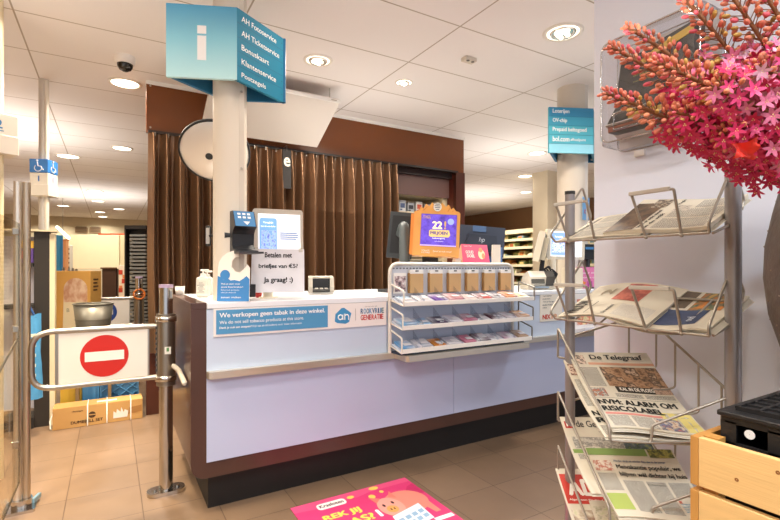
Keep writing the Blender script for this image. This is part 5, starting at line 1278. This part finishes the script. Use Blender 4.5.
gl = MB(GLASS('#f6f3ea', .02, .02, 1.04)).span((LX - .012, 1.55, .14), (LX - .004, LY - .03, 1.42)).build('glass_screen', t)
b = MB(GLASS('#cfd8cc', .5, .1)).tube([(LX - .008, 1.55, .14), (LX - .008, LY - .03, .14)], .004, 6).tube([(LX - .008, LY - .03, .14), (LX - .008, LY - .03, 1.42)], .004, 6); b.build('glass_edge', gl)
MB(GLASS('#e6e6e0', .4, .1)).tube([(LX - .008, LY - .03, .86), (LX - .008, 1.55, .62)], .005, 6).build('glass_rail', gl)

# till poles with number boxes
def number_pole(x, y, r, lab, z0, z1, a, rot, num, wheel):
    t = thing('till_pole', lab, 'pole', (x, y, 0))
    MB(M('#cdc8c0', .35, .3, .03)).cyl((x, y, 0), (x, y, CEIL), r, n=28).build('pole', t)
    MB(M('#e8e2d4', .3)).cyl((x + r * .6, y - r * .8, 1.2), (x + r * .6, y - r * .8, CEIL - .01), r * .45, n=14).build('cable_duct', t)
    H_ = z1 - z0; Rm = RZ(rot); c = V((x, y, (z0 + z1) / 2))
    bx = MB(M('#ece6da', .45)).box(c - V((0, 0, H_ * .18)), (a, a, H_ * .62), Rm, .003)
    bx = bx.build('number_box', t)
    b = MB(M('#ece6da', .45)).box(c - V((0, 0, H_ * .34)) , (a * 1.12, a * 1.12, H_ * .30), Rm, .003).build('lower_box', bx)
    lt = MB(M('#2f6fc0', .5))
    for k in (0, 1):
        n_ = Rm @ (V((0, -1, 0)) if k == 0 else V((1, 0, 0))); e_ = Rm @ (V((1, 0, 0)) if k == 0 else V((0, 1, 0)))
        lt.text(num, c + n_ * (a / 2 + .0015) - V((0, 0, H_ * .10)), e_, UP, h=H_ * .15, bold=.03, align='c')
    if wheel:
        MB(M('#3b82d0', .45)).box(c + V((0, 0, H_ * .32)), (a * 1.02, a * 1.02, H_ * .36), Rm, .003).build('blue_band', bx)
        lt.m(M('#e9eef4', .5))
        for k in (0, 1):
            n_ = Rm @ (V((0, -1, 0)) if k == 0 else V((1, 0, 0))); e_ = Rm @ (V((1, 0, 0)) if k == 0 else V((0, 1, 0)))
            o = c + n_ * (a * .51 + .003) + V((0, 0, H_ * .32)); s = a
            lt.tube([o + e_ * (s * (-.02 + .2 * math.cos(q))) + UP * (s * (-.14 + .2 * math.sin(q))) for q in [PI * .75 + i * PI * 1.3 / 10 for i in range(11)]], .0035, 5)
            lt.tube([o + e_ * (s * q[0]) + UP * (s * q[1]) for q in ((-.06, .22), (-.03, -.02), (.14, -.04), (.22, -.24), (.28, -.22))], .0045, 5).sphere(o + e_ * (s * -.07) + UP * (s * .3), .008, nu=8, nv=6)
    else:
        MB(M('#ece6da', .45)).box(c + V((0, 0, H_ * .32)), (a * 1.02, a * 1.02, H_ * .36), Rm, .003).build('upper_box', bx)
        lt.m(M('#3f86b8', .5))
    lt.build('lettering', bx)
    if not wheel:
        n_ = V((0, 0, 0))
    return t
number_pole(-.471, 4.72, .036, 'slim till pole with a blue wheelchair box and number 1', 1.775, 2.072, .135, -.42, '1', True)
x9, y9 = (-.577, 3.44)
t = thing('till_pole', 'thick cream till pole with a white box numbered 12', 'pole', (x9, y9, 0))
MB(M('#e3d3b0', .4)).cyl((x9, y9, 0), (x9, y9, CEIL), .047, n=30).build('pole', t)
c = V((x9 - .02, y9, 1.965)); bx = MB(M('#ece4d6', .45)).box(c, (.235, .14, .215), RZ(.42), .003).build('number_box', t)
MB(M('#ece4d6', .45)).box(c - V((0, 0, .065)), (.24, .145, .105), RZ(.42), .003).build('lower_box', bx)
n_ = RZ(.42) @ V((0, -1, 0)); e_ = RZ(.42) @ V((1, 0, 0))
b = MB(M('#3f86b8', .5)); b.text('12', c + n_ * .0745 + e_ * -.012 + V((0, 0, .02)), e_, UP, h=.05, bold=.02).box(c + n_ * .073 + e_ * .01 + V((0, 0, .008)), (.08, .002, .004), RZ(.42)); b.build('lettering', bx)

# ================================================================= STACKED GOODS BEHIND THE GATES
KR = M('#d8a352', .65, 0, .08, 8); KRD = M('#a87230', .65, 0, .1, 8)
t = thing('till_unit', 'white till unit with a black front post behind the tall chrome gate posts', 'till unit', (-.55, 4.5, 0))
b = MB(M('#2d2720', .45)).span((-.50, 4.40, .0), (-.405, 4.50, 1.475)); b.build('front_post', t)
MB(M('#dcd6d8', .5)).span((-.95, 4.52, .12), (-.50, 4.56, 1.44)).build('panel', t)
MB(M('#2a2622', .5)).span((-.95, 4.38, .0), (-.50, 4.6, .08)).span((-.95, 4.36, .90), (-.50, 4.52, .93)).build('shelf', t)
MB(M('#e6d8b4', .45)).span((-.404, 4.40, .0), (-.372, 4.52, 1.46)).span((-.95, 4.36, 1.475), (-.36, 4.56, 1.487)).build('side_panel', t)
t = thing('till_counter', 'cream till counter with a blue stripe behind the glass screen', 'counter', (-1.4, 5.0, 0))
MB(M('#e6d6b8', .5)).span((-2.2, 5.0, .9), (-.98, 5.6, 1.62)).build('body', t); MB(M('#8a785c', .5)).span((-2.2, 5.01, 0), (-.98, 5.6, .9)).build('base', t); MB(M('#7f9cc8', .45)).span((-2.2, 4.99, 1.62), (-.98, 5.6, 1.70)).build('stripe', t)
MB(M('#d8a060', .5)).span((-2.2, 5.1, 1.70), (-.98, 5.6, 1.80)).build('top_rim', t)
p = atD(28.5, 253, 3.58)
t = thing('sweet_box', 'purple and yellow sweet box on top of the white till unit', 'box', (-.56, 4.46, 1.29))
b = MB(M('#5b3f8c', .45)).span((-.60, 4.42, 1.24), (-.505, 4.50, 1.40)); b.build('carton', t); b = MB(M('#e0b040', .45)).span((-.602, 4.418, 1.35), (-.503, 4.502, 1.405)); b.m(M('#c85a4a', .45)).span((-.59, 4.416, 1.27), (-.55, 4.42, 1.33)); b.build('print', t)
MB(M('#2a2622', .5)).span((-.62, 4.40, 1.21), (-.505, 4.515, 1.235)).build('base_tray', t)
# light blue shopping bag
bg = thing('shopping_bag', 'bright blue shopping bag hanging on the till unit beside the black post', 'bag', (-.50, 4.2, .35))
pq = atD(29, 330, 3.3)
def bagf(s, q): 
    a = s * 2 * PI; wx = .075 * (1 - .15 * q); wy = .05 * (1 - .3 * q)
    return V((pq.x + wx * math.cos(a) + .006 * math.sin(5 * a + 8 * q), pq.y + wy * math.sin(a), .28 + .58 * q + .02 * math.cos(a) * q))
MB(M('#4f97c8', .45, 0, .18, 12, bump=.3, bscale=18)).grid(bagf, 32, 10).build('body', bg)
MB(M('#2a4f86', .5)).tube(bend([(pq.x - .04, pq.y - .02, .85), (pq.x - .02, pq.y - .03, .99), (pq.x + .04, pq.y - .02, .85)], .03), .007, 6).build('handle', bg)
b = MB(M('#d8dccc', .5)); 
for k in range(5): b.box((pq.x + .03, pq.y - .052, .45 + .07 * k), (.03, .003, .022))
b.build('print', bg)
# blue crates stacked behind the flat carton
def bcrate(x0, x1, y0, y1, z0, z1, col, lab, nm='crate', lattice=True):
    t = thing('folding_crate', lab, 'crate', ((x0 + x1) / 2, (y0 + y1) / 2, z0), 0, 'plastic crates behind the gate')
    c = MB(col); c.span((x0, y0 + .012, z0), (x1, y0 + .02, z1)).span((x0, y1 - .01, z0), (x1, y1, z1)).span((x0, y0, z0), (x0 + .012, y1, z1)).span((x1 - .012, y0, z0), (x1, y1, z1)).span((x0, y0, z0), (x1, y1, z0 + .012)); c.build('shell', t)
    r = MB(col).span((x0 - .004, y0 - .004, z1 - .035), (x1 + .004, y0 + .012, z1)).span((x0 - .004, y0 - .004, z0), (x1 + .004, y0 + .012, z0 + .025)); r.build('rim', t)
    g = MB(col)
    n = max(2, int((x1 - x0) / .075)); w_ = (x1 - x0) / n
    for i in range(n):
        a = x0 + i * w_
        if lattice:
            for k in range(max(1, int((z1 - z0 - .06) / .075))):
                z = z0 + .025 + k * .075; g.tube([(a, y0 + .006, z), (a + w_, y0 + .006, z + .075)], .0065, 5).tube([(a + w_, y0 + .006, z), (a, y0 + .006, z + .075)], .0065, 5)
        else: g.span((a + .01, y0 + .002, z0 + .03), (a + w_ - .02, y0 + .012, z1 - .04))
    g.build('lattice', t); return t
BL_ = M('#4a86b4', .45, 0, .06); BLD = M('#4f94c6', .45, 0, .06); YL = M('#cfa93a', .45, 0, .08)
bcrate(-.08, .2, 4.5, 4.9, 0, .29, BL_, 'blue crate with diamond lattice on the floor behind the flat carton'); bcrate(-.08, .2, 4.5, 4.9, .292, .58, BL_, 'blue lattice crate on top of the floor crate, right behind the no-entry sign')
bcrate(-.20, -.085, 4.5, 4.9, 0, .58, BLD, 'narrow bright blue crate with upright bars left of the lattice crates', lattice=False)
bcrate(-.345, -.205, 4.5, 4.9, 0, .58, YL, 'yellow crate with upright bars next to the white till unit', lattice=False)
# large carton with an arched window
bx = thing('arched_carton', 'tall brown carton with an arched cream window standing on the crates', 'box', (-.14, 4.75, .582))
c1 = atD(90.5, 271, 3.97); z0, z1 = .582, c1.z; ang = -.36
ca, sa = math.cos(ang), math.sin(ang); ux, uy = V((ca, sa, 0)), V((-sa, ca, 0)); wv, dp = .335, .21
o = V((c1.x, c1.y, z0)) - ux * wv
MB(KR).prism([(0, 0), (wv, 0), (wv, dp), (0, dp)], o, ux, uy, z1 - z0).build('carton', bx)
on = o - uy * .0015; pz = lambda x, z, e=0: on + ux * (wv * x) + UP * ((z1 - z0) * z) - uy * e
b = MB(M('#ecdcb8', .5))
ar = [(.40, .10), (.90, .10), (.93, .16), (.93, .72)] + [(.66 + .27 * math.cos(a), .74 + .16 * math.sin(a)) for a in [i * PI / 12 for i in range(13)]] + [(.39, .72), (.37, .16)]
b.poly([pz(x, z) for x, z in ar])
a2 = [(.93, .56)] + [(x, z) for x, z in ar if z > .5] + [(.39, .56)]
b.m(PIC(('#d8b0a0', '#e8cdb0', '#c89070', '#e0c8b0'), 3, seed=31)); b.poly([pz(x, z, .001) for x, z in a2], uvs=a2)
b.m(M('#8a8a70', .6)).text('B', pz(.46, .42, .0015), ux, UP, h=.03); b.build('window_print', bx)
b = MB(M('#5a3a18', .6)); os_ = o + ux * (wv + .001)
for k in range(4): b.poly([os_ + uy * y + UP * z for y, z in ((.05, z1 - z0 - .08 - .03 * k), (.15 - .02 * (k % 2), z1 - z0 - .08 - .03 * k), (.15 - .02 * (k % 2), z1 - z0 - .066 - .03 * k), (.05, z1 - z0 - .066 - .03 * k))])
b.build('side_print', bx)
b = MB(M('#5a3a18', .6)); b.text('logs', pz(.48, .04, .001), ux, UP, h=.035, bold=.03); b.build('front_print', bx)
# zinc bucket
bc = atY(94, 318, 4.54); 
t = thing('zinc_bucket', 'tapered zinc bucket standing on the crates in front of the tall carton', 'bucket', (bc.x, 4.42, .0))
bz0, bz1, rb = .60, .915, .137
cyb = 4.42
ZN = M('#7c786c', .42, .7, .14, 10)
MB(ZN).lathe([(.001, bz0), (.102, bz0), (rb, bz1), (rb - .004, bz1), (.10, bz0 + .01), (.001, bz0 + .01)], (bc.x, cyb, 0), 36).build('body', t)
MB(ZN).lathe([(rb - .001, bz1 - .004), (rb + .007, bz1), (rb, bz1 + .006), (rb - .006, bz1)], (bc.x, cyb, 0), 36).lathe([(.122, bz0 + .19), (.127, bz0 + .193), (.124, bz0 + .2)], (bc.x, cyb, 0), 36).build('rim_bead', t)
t2 = thing('bucket_stand', 'low pale shelf board carrying the zinc bucket behind the gate', 'shelf', (bc.x, cyb, 0))
MB(M('#b09468', .5)).span((bc.x - .13, cyb - .10, .57), (bc.x + .13, cyb + .075, .597)).build('top_board', t2)
for x in (bc.x - .11, bc.x + .11): MB(M('#8c7450', .5)).span((x - .012, cyb + .04, 0), (x + .012, cyb + .064, .57)).build('leg', t2); 
# flat dumbbell carton
dA, dB = atZ(52.5, 431, 0), atZ(142.5, 418, 0); ex = dB - dA; w = ex.length; ex.normalize(); ey = V((-ex.y, ex.x, 0))
t = thing('flat_carton', 'flat brown dumbbell carton with white straps on the floor behind the gate', 'box', tuple((dA + dB) / 2))
hh, dp = .155, .17
MB(M('#c79a5c', .65, 0, .08, 8)).prism([(0, 0), (w, 0), (w, dp), (0, dp)], dA + V((0, 0, .002)), ex, ey, hh).build('carton', t)
fo = dA - ey * .0015; b = MB(M('#4a321c', .7))
b.text('DUMBBELL SET', fo + ex * (.19 * w) + UP * .028, ex, UP, w=.35 * w, h=.022, bold=.03).text('design', fo + ex * (.2 * w) + UP * .115, ex, UP, w=.12 * w, h=.014, bold=.01)
b.lathe([(.001, 0), (.024, 0)], fo + ex * (.42 * w) + UP * .082, 24, -ey); b.m(M('#c79a5c', .65)).box(fo + ex * (.42 * w) + UP * .082 - ey * .001, (.05, .002, .006), RZ(math.atan2(ex.y, ex.x)))
b.m(M('#e9e4da', .6)).poly([fo + ex * (x * w) + UP * z - ey * .0005 for x, z in ((.655, .03), (.82, .03), (.83, .075), (.79, .09), (.775, .07), (.75, .11), (.74, .075), (.70, .1), (.69, .07), (.66, .085))])
b.m(M('#a87840', .65)).poly([fo + ex * (x * w) + UP * z - ey * .0008 for x, z in ((.83, .05), (.99, .06), (.99, .11), (.84, .1))]); b.build('print', t)
for f_ in (.37, .585, .86):
    o = dA + ex * (f_ * w)
    MB(M('#e6e2da', .5)).tube([o - ey * .003 + UP * .003, o - ey * .003 + UP * (hh + .004), o + ey * dp + UP * (hh + .004)], .004, 6).build('strap', t)
b = MB(M('#efeade', .5)); b.poly([dA + UP * (hh + .003) + ex * (x * w) + ey * y for x, y in ((.47, .05), (.7, .05), (.7, .1), (.47, .1))]); b.build('top_label', t)
MB(M('#d9d4ca', .5)).tube([dA + ex * -.012 + UP * .012 + ey * .0, dA + ex * -.02 + UP * .06 + ey * .05, dA + ex * -.005 + UP * .11 + ey * .1], .005, 6).build('loose_strap', t)
# things deeper in the shop
def slabthing(name, lab, cat, u0, v0, u1, v1, d, dep, mat, part='board', extra=None):
    a, c = atD(u0, v0, d), atD(u1, v1, d); ctr = (a + c) / 2
    t = thing(name, lab, cat, (ctr.x, ctr.y, min(a.z, c.z)))
    w_ = (V((c.x - a.x, c.y - a.y, 0))).length; h_ = abs(a.z - c.z); R_m = RZ(math.atan2(RT.y, RT.x))
    MB(mat).box(ctr + FW * dep / 2, (w_, dep, h_), R_m, .004).build(part, t)
    return t, ctr, w_, h_, R_m
def footed(t, ctr, w_, h_, R_m, mat=STEEL, dep=.05):
    b = MB(mat); zb_ = ctr.z - h_ / 2
    if zb_ > .03:
        for s in (-.42, .42):
            p = ctr + RT * (w_ * s) + FW * dep; b.cyl((p.x, p.y, 0), (p.x, p.y, zb_ + .05), .018, n=10)
        b.build('leg', t)
t, ctr, w_, h_, R_m = slabthing('display_board', 'wide plain beige board in the middle of the shop at the left', 'board', 70, 235, 119, 269, 7.0, .5, M('#e9dcb8', .6)); footed(t, ctr, w_, h_, R_m)
MB(M('#d8c9a2', .6)).box(ctr + RT * (w_ / 2 + .055) + FW * .27, (.11, .5, h_), R_m, .004).build('side_board', t); MB(M('#c8502c', .5)).box(ctr + UP * (h_ / 2 + .03) + RT * .15 + FW * .3, (w_ * .75, .02, .03), R_m).build('orange_rail', t)
t, ctr, w_, h_, R_m = slabthing('dark_cabinet', 'dark brown cabinet under the wide beige board', 'cabinet', 102, 269, 116, 345, 7.0, .4, M('#3a2418', .5), 'carcass')
MB(M('#52361f', .5)).box(ctr + UP * (h_ / 2 + .012) + FW * .25, (w_ + .03, .53, .024), R_m).build('top', t)
t, ctr, w_, h_, R_m = slabthing('poster_stand', 'narrow stand with red and white notices right of the dark brown cabinet', 'stand', 118.5, 265, 126, 354.5, 6.5, .05, M('#efe0c8', .5))
b = MB(M('#c8402a', .5)); 
for k in range(6): b.box(ctr + UP * (h_ * (.42 - .1 * k)) - FW * .002 + RT * (w_ * (.2 if k % 2 else -.2)), (w_ * .5, .003, h_ * .05), R_m)
b.m(M('#e88a4a', .5)); 
for k in range(4): b.box(ctr + UP * (h_ * (.37 - .12 * k)) - FW * .002 + RT * (w_ * (-.2 if k % 2 else .25)), (w_ * .4, .003, h_ * .04), R_m)
b.build('notices', t)
t, ctr, w_, h_, R_m = slabthing('basket_rack', 'dark rack stacked with grey shopping baskets left of the curtain', 'rack', 129, 226, 150, 350, 6.2, .5, M('#2b2624', .5), 'rear_frame')
b = MB(M('#8f9290', .45, .2))
for k in range(30): b.box(ctr + UP * (h_ * (.42 - .029 * k)) - FW * .06 + RT * (w_ * .12), (w_ * .74, .1, h_ * .016), R_m)
b.build('basket_edges', t)
b = MB(M('#d8cdb4', .5))
for k in range(24): b.box(ctr + UP * (h_ * (.42 - .037 * k)) - FW * .02 + RT * (-w_ * .34), (w_ * .10, .04, h_ * .012), R_m @ RY(.6))
b.build('zigzag_strip', t)
MB(M('#1f1b1a', .5)).box(ctr - RT * (w_ * .48) - FW * .05, (w_ * .07, .1, h_), R_m).box(ctr + UP * (h_ * .485) - FW * .05, (w_, .1, h_ * .03), R_m).build('front_frame', t)
t, ctr, w_, h_, R_m = slabthing('blue_board', 'upright blue board behind the slim till pole', 'board', 53, 235, 60, 272, 5.2, .05, M('#2f86b8', .45)); footed(t, ctr, w_, h_, R_m)
MB(M('#e8e6ea', .5)).box(ctr - RT * (w_ * .55) - FW * .01, (w_ * .4, .05, h_ * .95), R_m, .004).build('white_edge', t)
t, ctr, w_, h_, R_m = slabthing('peach_panel', 'narrow peach panel between the blue board and the beige board', 'panel', 60.5, 240, 66, 272, 6.0, .05, M('#d89a6a', .5)); footed(t, ctr, w_, h_, R_m); MB(M('#c07a4a', .5)).box(ctr + UP * (h_ * .5) + FW * .025, (w_ * 1.1, .06, .02), R_m).build('top_rail', t)
t, ctr, w_, h_, R_m = slabthing('leaflet_column', 'slim white leaflet column with dark slots left of the beige board', 'stand', 66, 245, 70, 272, 6.2, .06, M('#e6dfce', .5)); footed(t, ctr, w_, h_, R_m)
b = MB(M('#4a4640', .5))
for k in range(5): b.box(ctr + UP * (h_ * (.35 - .17 * k)) - FW * .002, (w_ * .7, .003, h_ * .06), R_m)
b.build('slots', t)
for (u0, u1, lab) in ((75, 88, 'left'), (90, 101, 'right')):
    a = atD(u0, 227, 16.2); c = atD(u1, 233, 16.2); t = thing('vent_grille', f'dark ventilation grille high on the far back wall, {lab} of two', 'grille', ((a.x + c.x) / 2, 16.98, c.z))
    a = atY(u0, 227, 16.97); c = atY(u1, 233, 16.97)
    MB(M('#8a7050', .6)).span((a.x, 16.96, c.z), (c.x, 16.99, a.z)).build('frame', t); b = MB(M('#5c4830', .6))
    for k in range(4): b.span((a.x + .03, 16.95, c.z + .03 + k * .045), (c.x - .03, 16.96, c.z + .05 + k * .045))
    b.build('louvres', t)
# ================================================================= CEILING FITTINGS, LIGHT, CAMERA
WARM = (1.0, .90, .77); COOL = (.86, .92, 1.0)
def lamp(x, y, z, power, size=.25, col=WARM, spread=2.6):
    l = bpy.data.lights.new('downlight_or_fill', 'AREA'); l.shape = 'DISK'; l.size = size; l.energy = power; l.color = col; l.spread = spread  # serves the downlights and the added fill lamps alike
    o = bpy.data.objects.new('downlight_or_fill', l); COL.objects.link(o); o.location = (x, y, z)
    return o
def downlight(x, y, r, lab, lit=6, kind='flat', power=0, col=WARM):
    t = thing('downlight', lab, 'ceiling light', (x, y, CEIL), 0, 'ceiling downlights')
    c = (x, y, CEIL)
    MB(M('#efe8dc', .4)).lathe([(r * .80, -.002), (r * .84, -.010), (r, -.008), (r * 1.02, 0)], c, 36).build('trim_ring', t)
    if kind == 'flat':
        MB(EM('#fff1d8', lit)).lathe([(.001, -.004), (r * .82, -.004)], c, 32).build('diffuser', t)
    else:
        MB(M('#e9e4da', .15, .8)).lathe([(r * .82, -.004), (r * .74, -.0035), (r * .5, -.002), (.001, -.0015)], c, 36).build('reflector', t)
        b = MB(M('#f3efe6', .15, .6))
        b.lathe([(r * .66, -.004), (r * .62, -.016), (r * .5, -.004)], c, 30); b.build('inner_ring', t)
        MB(EM('#fff3dc', lit)).lathe([(r * .80, -.006), (r * .68, -.0065)], c, 30).tube([(x - r * .4, y + r * .1, CEIL - .016), (x + r * .25, y + r * .3, CEIL - .016)], r * .11, 8).tube([(x - r * .35, y - r * .25, CEIL - .016), (x + r * .3, y - r * .1, CEIL - .016)], r * .11, 8).build('lamp_tube', t)
    if power: lamp(x, y, CEIL - .03, power, r * 1.6, col)
    return t
PW = 26
downlight(.098, 4.458, .125, 'large lit round downlight left of the turquoise info sign, below the dome camera', 7, power=PW)
downlight(1.308, 3.24, .105, 'reflector downlight right of the turquoise info sign above the white board', 2, 'reflector', PW)
downlight(2.518, 2.045, .125, 'large reflector downlight nearest the white wall', 2.2, 'reflector', PW * .6)
downlight(2.071, 3.262, .072, 'smallest downlight between the white board and the smoke sensor', 7, 'reflector', PW * .7)
downlight(.118, 6.892, .125, 'second lit downlight left of the curtain, behind the large one', 7, power=PW)
downlight(-.508, 7.761, .15, 'lit downlight left of the slim till pole', 7, power=PW)
downlight(4.871, 4.373, .125, 'nearest of the three downlights over the right aisle', 7, power=PW)
downlight(5.917, 5.568, .125, 'middle of the three downlights over the right aisle', 7, power=PW)
downlight(7.179, 6.73, .125, 'farthest of the three downlights over the right aisle', 7, power=PW)
far = [(-.278, 11.014, 'first'), (-.261, 12.623, 'second'), (.172, 14.057, 'third'), (-1.015, 14.0, 'fourth'), (-.265, 15.075, 'fifth'), (-.218, 16.4, 'sixth')]
for x, y, n_ in far: downlight(x, y, .15, f'{n_} nearest of the small far downlights deep in the shop at the left', 7, power=PW * .8)
lamp(-1.449, 16.3, CEIL - .05, PW); lamp(-2.5, 9, CEIL - .05, PW * 2, col=(1, .72, .42)); lamp(-2.5, 6, CEIL - .05, PW * 1.6, col=(1, .76, .48))
# strip light deep in the shop
a, c = atD(57, 227, 10.5), atD(69, 238, 10.0)
t = thing('strip_light', 'slanting lit strip light deep in the shop left of the beige board', 'ceiling light', tuple((a + c) / 2))
MB(EM('#fff0d4', 6)).tube([a, c], .028, 8).build('tube', t); m_ = (a + c) / 2
MB(STEEL).cyl(m_, (m_.x, m_.y, CEIL), .006, n=8).build('hanger', t)
# lamps without fittings, mostly added for brightness, around and behind the viewer
for x, y, p, col in ((.35, 1.35, 10, WARM), (-1.2, 1.2, 34, WARM), (.4, -.6, 30, COOL), (-1.75, -.55, 52, (1, .97, .93)), (1.2, -1.6, 28, COOL), (1.1, 2.3, 6, WARM), (3.6, 3.2, 22, WARM), (2.2, 5.6, 16, WARM), (3.4, 1.2, 20, COOL), (-2.0, 3.4, 40, WARM), (-.15, 3.5, 12, (1, .84, .62)), (7.4, 8.2, 60, WARM), (.3, -.2, 12, COOL)):
    lamp(x, y, CEIL - .02, p, .3, col)
for x, y, p in ((-.25, 3.55, 23), (-.9, 2.4, 16), (-.35, 2.0, 9)): lamp(x, y, CEIL - .03, p, .2, (1, .84, .62), 1.3)      # added narrow beams that brighten the entrance floor
# unseen lamps facing up, added to brighten the ceiling
for x, y, p_, s_ in ((-.6, -1.2, 24, 1.6), (.6, .6, 5, 1.0), (-.9, 2.2, 13, 1.2), (1.9, 3.75, 5, 1.0), (-1.2, 6.5, 28, 1.6), (-.4, 11.5, 30, 2.0), (4.6, 4.4, 16, 1.6), (6.5, 7.5, 22, 2.0), (3.0, 1.6, 4, 1.0)):
    l = lamp(x, y, 1.75, p_, s_, (1, .94, .88), 3.1); l.rotation_euler = (PI, 0, 0); l.name = 'ceiling_fill'
# dome camera and sensor
t = thing('dome_camera', 'white dome camera with a dark lens on the ceiling left of the info sign', 'camera', (.086, 3.908, CEIL))
c = (.086, 3.908, CEIL)
MB(M('#e6dfd8', .4)).lathe([(.001, -.055), (.05, -.055), (.066, -.048), (.068, 0)], c, 32).build('housing', t)
MB(M('#2a241e', .1, .1, .3, 20)).lathe([(.052, -.052), (.050, -.072), (.038, -.093), (.018, -.104), (.001, -.106)], c, 28).build('dome', t)
MB(M('#4a4238', .3)).lathe([(.001, -.108), (.016, -.107), (.018, -.1)], (c[0] - .012, c[1] - .018, c[2] + .004), 18).build('lens', t)
t = thing('smoke_sensor', 'small cream sensor box on the ceiling right of the smallest downlight', 'sensor', (2.241, 2.648, CEIL))
MB(M('#d8cdbc', .5)).box((2.241, 2.648, CEIL - .014), (.10, .06, .028), None, .004).build('housing', t)
b = MB(M('#5c5348', .4))
for s in (-.022, .022): b.cyl((2.241 + s, 2.632, CEIL - .0285), (2.241 + s, 2.632, CEIL - .031), .012, n=16)
b.build('eye', t)

w = bpy.data.worlds.new('World'); SC.world = w; w.use_nodes = True
bg = w.node_tree.nodes['Background']; bg.inputs[0].default_value = lin('#dfe4f2'); bg.inputs[1].default_value = 1.1

cam = bpy.data.cameras.new('Camera'); co = bpy.data.objects.new('Camera', cam); COL.objects.link(co)
cam.sensor_width = 36; cam.lens = 36 * FPX / 780; cam.shift_y = 8 / 780; cam.clip_start = .05; cam.clip_end = 100
co.location = (0, 0, EYE); co.rotation_euler = (PI / 2, 0, -math.atan2(FW.x, FW.y))
SC.camera = co
SC.cycles.transparent_max_bounces = 32
vs_ = SC.view_settings
SC.display_settings.display_device = 'sRGB'
vs_.view_transform = 'Standard'; vs_.look = 'None'; vs_.gamma = 1; vs_.use_curve_mapping = False; vs_.exposure = 0.0
